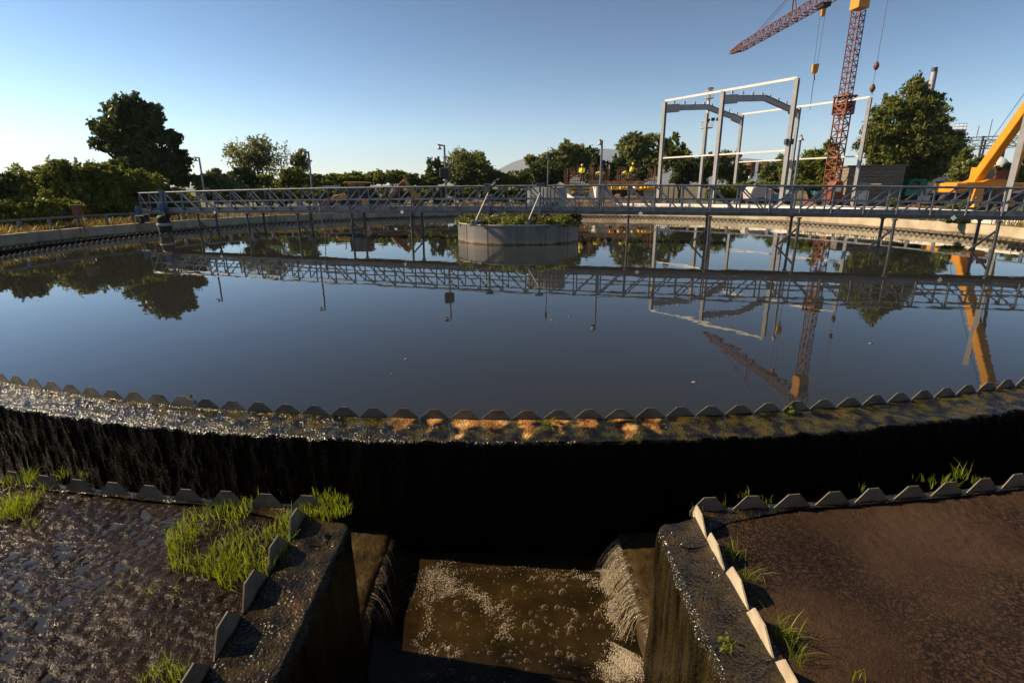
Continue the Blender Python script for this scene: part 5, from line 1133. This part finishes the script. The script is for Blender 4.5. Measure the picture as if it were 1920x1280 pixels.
F_B = [('ivy covered stump bush below the airy willow', 50, [(466, 334, 17, 20), (470, 348, 22, 16)], 3500, .2, 'lf_dark'),
       ('dark shrub right behind the left end of the bridge', 47, [(384, 352, 18, 16), (402, 360, 18, 12)], 3000, .2, 'lf_dark'),
       ('light green shrub between the bridge end and the willow', 48, [(425, 350, 24, 12), (445, 356, 24, 12)], 3500, .18, 'lf_green'),
       ('light green shrub right of the airy willow', 50, [(503, 346, 22, 14), (520, 355, 24, 12)], 3500, .18, 'lf_green'),
       ('reddish dark thicket below the small pale tree', 49, [(548, 338, 24, 16), (565, 348, 28, 14), (530, 350, 16, 12)], 5000, .18, 'lf_bush'),
       ('shrub behind the second lamp post', 52, [(590, 338, 16, 10), (606, 344, 22, 11)], 3000, .18, 'lf_bush'),
       ('round low shrub left of the excavator cab', 54, [(628, 340, 22, 12), (650, 335, 16, 8)], 3500, .18, 'lf_green'),
       ('pale bushy shrub above the excavator cab', 56, [(676, 336, 20, 10), (700, 334, 18, 9)], 3500, .18, 'lf_green'),
       ('spiky shrub behind the excavator arm', 55, [(728, 334, 20, 12), (752, 334, 16, 11)], 3500, .17, 'lf_bush'),
       ('dull shrub left of the black box on the lamp post', 54, [(782, 338, 18, 10), (800, 342, 18, 9)], 3000, .18, 'lf_hedge'),
       ('upright dark shrub touching the black box', 56, [(815, 318, 12, 20), (812, 335, 18, 14)], 4000, .18, 'lf_dark'),
       ('large round pale green bush right of the black box', 58, [(880, 312, 34, 26), (856, 326, 22, 18), (905, 320, 20, 24), (880, 334, 44, 14)], 11000, .19, 'lf_olive'),
       ('dark shrub in front of the large round bush', 54, [(882, 334, 26, 16), (866, 342, 18, 10)], 4500, .18, 'lf_dark'),
       ('low brownish shrub left of the antenna mast', 58, [(936, 336, 18, 12), (952, 342, 16, 8)], 3000, .19, 'lf_bush'),
       ('low bright shrub left of the antenna mast', 60, [(968, 334, 18, 12), (985, 340, 18, 10)], 3000, .19, 'lf_green'),
       ('dark bush round the foot of the antenna mast', 57, [(1005, 330, 20, 16), (1030, 332, 24, 18), (1046, 322, 18, 16)], 6000, .2, 'lf_dark'),
       ('small pointed shrub behind the worker in the lamp post gap', 62, [(1120, 312, 10, 18), (1112, 325, 16, 14), (1135, 322, 12, 16)], 4000, .2, 'lf_dark'),
       ('tufted shrub between the two lamp posts and willows', 62, [(1160, 318, 14, 20), (1175, 328, 18, 14), (1148, 330, 14, 12)], 4000, .2, 'lf_dark'),
       ('dark shrub left of the first tall steel column', 60, [(1212, 322, 22, 14), (1196, 330, 18, 10)], 4000, .2, 'lf_dark'),
       ('dark rounded bush right of the first steel column', 66, [(1276, 322, 24, 20), (1296, 326, 18, 16)], 6000, .22, 'lf_dark'),
       ('bush below the white mast', 68, [(1330, 318, 24, 20), (1312, 328, 18, 16)], 5000, .22, 'lf_hedge'),
       ('olive bush behind the middle steel columns', 70, [(1366, 308, 26, 22), (1380, 325, 24, 18)], 6000, .22, 'lf_olive'),
       ('bush behind the left flare stack', 92, [(1398, 318, 14, 14), (1386, 328, 16, 14)], 3000, .28, 'lf_green'),
       ('bush right of the flare stacks', 72, [(1446, 326, 18, 16), (1462, 318, 16, 22), (1470, 332, 22, 14)], 5000, .22, 'lf_olive'),
       ('dense bush behind the right steel columns', 68, [(1505, 316, 28, 22), (1532, 312, 26, 22), (1520, 332, 40, 14)], 9000, .22, 'lf_green'),
       ('bush at the foot of the tower crane', 66, [(1556, 322, 18, 26), (1568, 335, 18, 16)], 5000, .22, 'lf_green'),
       ('low clipped bush left of the blue lift', 50, [(1385, 362, 20, 14), (1360, 364, 18, 12), (1340, 362, 14, 11)], 5000, .17, 'lf_bush'),
       ('whitish leaved bush at the foot of the birch', 43, [(1815, 312, 24, 24), (1800, 328, 22, 16), (1838, 322, 20, 18)], 6500, .17, 'lf_olive'),
       ('green bush behind the mobile crane at the right edge', 48, [(1900, 324, 28, 18), (1935, 316, 30, 22), (1885, 340, 26, 16)], 7000, .19, 'lf_green')]
for k, (lab, F, it, n, s, m) in enumerate(F_B): shrub(F, it, n, s, m, lab, 'bush', 'bushes beyond the tank', 'bush', 30 + k, clumps=20, spread=.30)
shrub(46, [(400 + 26 * k, 366 + 1.5 * math.sin(k * 1.7), 18, 13) for k in range(10)], 15000, .16, 'lf_hedge', 'dark clipped hedge behind the left half of the bridge', 'hedge', None, 'hedge', 70, clumps=16, shell=.7)
shrub(47.5, [(660 + 26 * k, 366 + 1.2 * math.sin(k * 1.3), 18, 12) for k in range(14)], 20000, .16, 'lf_hedge', 'dark clipped hedge behind the excavator and the drum', 'hedge', None, 'hedge', 71, clumps=16, shell=.7)
shrub(64, [(1410 + 28 * k, 350 + 1.2 * math.sin(k * 1.3), 20, 8) for k in range(7)], 8000, .2, 'lf_green', 'low green hedge behind the blue lift', 'hedge', None, 'hedge', 72, clumps=16, shell=.7)
tree('far_tree', 120, (405, 352), [(402, 328, 18, 9), (392, 334, 12, 8), (414, 334, 12, 8)], 2500, .4, 'lf_hedge', 'left of two distant trees beside the first lamp post', 'distant trees on the left', 9, .3)
tree('far_tree', 124, (432, 352), [(431, 330, 11, 8), (437, 336, 9, 7)], 1700, .4, 'lf_hedge', 'right of two distant trees beside the first lamp post', 'distant trees on the left', 10, .3)
tree('willow', 64, (1066, 360), [(1062, 288, 28, 20), (1042, 302, 24, 18), (1086, 296, 24, 22), (1068, 312, 42, 20), (1000, 308, 18, 14), (1016, 312, 18, 16)], 16000, .21, 'lf_olive', 'broad olive willow right of the antenna mast', None, 11, .35, elong=2.4, clumps=16)
tree('willow', 70, (1205, 360), [(1196, 276, 28, 18), (1178, 290, 20, 20), (1222, 282, 24, 22), (1204, 304, 40, 20), (1186, 312, 20, 14)], 15000, .22, 'lf_olive', 'broad olive willow left of the first steel column', None, 12, .35, elong=2.4, clumps=16)
tree('dark_tree', 66, (1108, 355), [(1104, 300, 16, 20), (1110, 318, 22, 18)], 5500, .2, 'lf_dark', 'dark narrow tree between the lamp post and the broad willow', None, 13, .2)
tree('poplar', 74, (1275, 360), [(1258, 272, 14, 16), (1276, 288, 18, 18), (1252, 296, 16, 18), (1285, 302, 14, 16), (1266, 308, 22, 16)], 7000, .25, 'lf_green', 'loose bright green tree inside the steel frame', None, 14, .2, clumps=12)
tree('acacia', 60, (1562, 360), [(1556, 282, 12, 14, 160), (1548, 300, 14, 14, 180), (1562, 306, 14, 14, 160)], 3200, .2, 'lf_green', 'thin tree left of the tower crane mast', None, 15, .14, clumps=9)
bi = [(1718, 168, 16, 22, 420), (1700, 196, 30, 24), (1736, 200, 24, 22), (1660, 208, 22, 22), (1672, 240, 44, 30), (1726, 238, 40, 32), (1768, 250, 24, 18), (1640, 262, 24, 30), (1690, 284, 56, 34), (1750, 288, 42, 32), (1645, 306, 26, 24), (1718, 322, 46, 20), (1782, 282, 20, 26), (1668, 326, 20, 16, 260), (1752, 184, 13, 8, 120)]
tree('birch', 50, (1700, 380), bi, 25000, .185, 'lf_birch', 'tall drooping birch right of the tower crane', None, 16, .38, droop=.9, elong=2.2, clumps=20, spread=.34, shell=.3)
shrub(33, [(1792, 392, 14, 10), (1806, 386, 10, 8), (1780, 398, 12, 6)], 2500, .10, 'lf_ivy', 'small bright weed bush against the pale kerb', 'bush', 'bushes beyond the tank', 'bush', 90)
shrub(32, [(1672, 388, 7, 9), (1676, 380, 6, 8)], 900, .10, 'lf_ivy', 'leafy weed between the bridge and the green truck', 'bush', 'bushes beyond the tank', 'bush', 91)
shrub(22.6, [(1800, 411, 18, 6), (1785, 412, 14, 5)], 1800, .09, 'lf_ivy', 'low creeper spilling over the sunlit tank wall', 'bush', 'bushes beyond the tank', 'bush', 92)

# dry weeds along the outside of the wall, grass and small plants in the pools
r = np.random.default_rng(31); n = 26000; a = r.uniform(R(-20), R(200), n); o_ = .35 + 4.5 * r.random(n) ** 1.5
P = np.stack([CX + (18.72 + o_) * np.cos(a), 20.43 + (19.25 + o_) * np.sin(a), np.full(n, GZ - .01)], 1)
keep = fbm(P[:, 0] * .5, P[:, 1] * .5, 3) > np.where(a > 1.75, .30, .47); P = P[keep]
V, F_ = blades(P, .42, .03, r, .5)
npmesh('dry_weeds', V, F_, M['dry'], label='yellow dry weeds outside the tank wall', kind='stuff')
def grass(P, L, w_, label, name, seed, m='grass', lean=.4, **t):
    V, F = blades(P, L, w_, np.random.default_rng(seed), lean, (.12, -.05)); return npmesh(name, V, F, M[m], label=label, **t)
def patch(poly_px, n, seed, jit=1.0, z=-.015):
    """points inside a picture polygon laid on the pool surface"""
    rr = np.random.default_rng(seed); q = np.array(poly_px, float); lo, hi = q.min(0), q.max(0); out = []
    while len(out) < n:
        x, y = rr.uniform(lo, hi); c = False; j = len(q) - 1
        for i in range(len(q)):
            if (q[i][1] > y) != (q[j][1] > y) and x < (q[j][0] - q[i][0]) * (y - q[i][1]) / (q[j][1] - q[i][1]) + q[i][0]: c = not c
            j = i
        if c:
            p = atz(x, y, z)
            if fbm(np.array(p.x * 5.), np.array(p.y * 5. + seed), 3) > rr.uniform(.28, .58): out.append(p[:])
    return np.array(out)
grass(patch([(310, 1010), (350, 965), (450, 945), (530, 925), (585, 940), (545, 1030), (485, 1105), (440, 1118), (400, 1090), (320, 1070)], 1350, 1), .085, .0042, 'thick patch of bright green grass on the left sludge', 'grass_patch', 1, kind='stuff')
grass(patch([(560, 950), (590, 925), (655, 935), (660, 965), (600, 985), (560, 985)], 430, 2, z=.0), .065, .004, 'tuft of grass on the left wall corner above the channel', 'grass_tuft', 2, kind='stuff')
grass(patch([(0, 905), (70, 893), (90, 925), (50, 970), (0, 980)], 430, 3), .10, .0042, 'patch of grass at the far left of the left sludge', 'grass_patch', 3, kind='stuff')
for k, (pp, n_, lab) in enumerate(([[(330, 1000), (400, 962), (520, 945), (560, 985), (540, 1030), (480, 1100), (440, 1115), (330, 1060)], 150, 'dead straw stalks mixed into the thick grass patch'], [[(0, 905), (90, 895), (130, 940), (60, 975), (0, 985)], 90, 'dead straw stalks in the far left grass'])):
    V, F_ = blades(patch(pp, n_, 40 + k), .06, .003, np.random.default_rng(50 + k), 1.6); npmesh('dead_stalks', V, F_, M['dry'], label=lab, kind='stuff')
TG = 'grass tufts along the plates'
for k, (x, y, n, L_, lab) in enumerate([(62, 985, 22, .07, 'small grass tuft left of the big patch, by the far left grass'), (120, 893, 26, .07, 'grass tuft against the left plates near the far left grass'), (158, 895, 12, .06, 'tiny grass sprig between two left plates'),
        (235, 1086, 7, .05, 'lone small sprout in the middle of the left sludge'), (280, 1110, 9, .06, 'sprout pair nearest the wall plates on the left sludge'), (330, 1122, 9, .05, 'sprout below the thick grass patch'), (300, 1262, 40, .085, 'grass tuft at the lower left by the last plate'), (335, 1268, 40, .09, 'second grass tuft at the bottom beside the last left plate'),
        (1323, 978, 16, .085, 'upright grass tuft behind the corner plate on the right'), (1352, 950, 12, .07, 'grass sprig between first and second right plates'), (1402, 935, 34, .05, 'short fringe of grass on top of the second right plate'), (1436, 945, 14, .06, 'grass sprig between second and third right plates'),
        (1372, 1040, 34, .10, 'bushy grass tuft beside the second side plate'), (1408, 1095, 30, .11, 'grass tuft beside the third side plate'), (1470, 1195, 64, .12, 'largest grass tuft beside the fourth side plate'), (1500, 1240, 26, .10, 'grass tuft just below the largest tuft'),
        (1620, 920, 14, .05, 'thin grass behind the fifth right plate'), (1738, 905, 22, .07, 'grass tuft left of the seventh right plate'), (1778, 912, 34, .08, 'grass tuft between the seventh and eighth right plates'), (1798, 895, 26, .11, 'tall grass tuft behind the eighth right plate'), (1835, 912, 34, .08, 'grass tuft right of the eighth right plate'), (1600, 1275, 12, .09, 'grass sprig at the bottom of the right sludge'), (490, 1128, 8, .05, 'sprig growing on the left wall beside a plate')]):
    p = atz(x, y, -.012); rr = np.random.default_rng(400 + k); q = np.stack([p.x + rr.normal(size=n) * .028, p.y + rr.normal(size=n) * .03, np.full(n, -.012)], 1)
    o = grass(q, L_, .0036, None, 'grass_tuft', 500 + k, lean=.55); tag(o, lab, 'grass tuft', TG)
    me = o.data; co = np.empty(len(me.vertices) * 3, np.float32); me.vertices.foreach_get('co', co); co = co.reshape(-1, 3) - np.array(p, np.float32); me.vertices.foreach_set('co', co.ravel()); me.update(); o.location = p
for k, (x, y, lab, s) in enumerate([(1030, 792, 'lime green leafy sprig on the crest between orange patches', .05), (1037, 808, 'tiny lime sprig just below the leafy one', .025), (1338, 772, 'small weed behind a tooth on the right crest', .035), (1480, 770, 'green weed growing over a double tooth', .055), (360, 750, 'thin green weed among the left teeth', .05), (1372, 1215, 'creeping weed on the right channel wall top', .05)]):
    p = atz(x, y, .0); V, F_ = leafcloud([((p.x, p.y, .02), (s, s, s * .6), 1)], 70, s * .35, np.random.default_rng(600 + k), 1.5, clumps=5)
    o = npmesh('weed', V - np.array(p[:]), F_, M['lf_ivy' if k != 0 else 'grass']); o.location = p; tag(o, lab, 'weed', 'small weeds on the wall tops')

# ------------------------------------------------------------------ far mountains and the air in front of them
ctl = [(-400, 349), (600, 349), (800, 345), (880, 336), (930, 319), (965, 303), (1000, 293), (1040, 290), (1085, 284), (1110, 278.5), (1130, 277), (1155, 280), (1180, 280), (1215, 284), (1260, 291), (1330, 296), (1400, 297), (1450, 302), (1520, 312), (1600, 322), (1750, 334), (2400, 346)]
cx_, cy_ = np.array(ctl).T; xs = np.linspace(-60, 1990, 300); ys = np.interp(xs, cx_, cy_); FM = 7600; V = []
for k in range(9):
    t = k / 8
    for x, y in zip(xs, ys):
        p = at(x, y, FM); h = max(p.z - GZ, 2); F = FM - 2400 * (1 - t); hh = h * (t ** .8) * (1 + .22 * (float(fbm(np.array(x * .05 + 3), np.array(t * 3.))) - .45) * (1 if t < 1 else .25)); V.append((p.x * (F / FM), F, GZ - 1.5 + hh))
npmesh('mountains', np.array(V), gridfaces(9, len(xs)), mat('mountain_slope', (.06, .07, .04), (.14, .125, .09), .002, .95, detail=8), smooth=True, kind='structure')

hz = MB().box((-10800, -10300, -4), (10800, 10600, 640)).build('haze', None, kind='stuff')
hm = bpy.data.materials.new('haze'); hm.use_nodes = True; nt = hm.node_tree; nt.nodes.remove(nt.nodes['Principled BSDF'])
pv = nt.nodes.new('ShaderNodeVolumePrincipled'); pv.inputs['Color'].default_value = (.60, .74, 1, 1); pv.inputs['Density'].default_value = 9e-5; pv.inputs['Anisotropy'].default_value = .1
nt.links.new(pv.outputs[0], nt.nodes['Material Output'].inputs['Volume']); hz.data.materials.append(hm)
hz['label'] = 'thin pale haze in front of the far mountains'
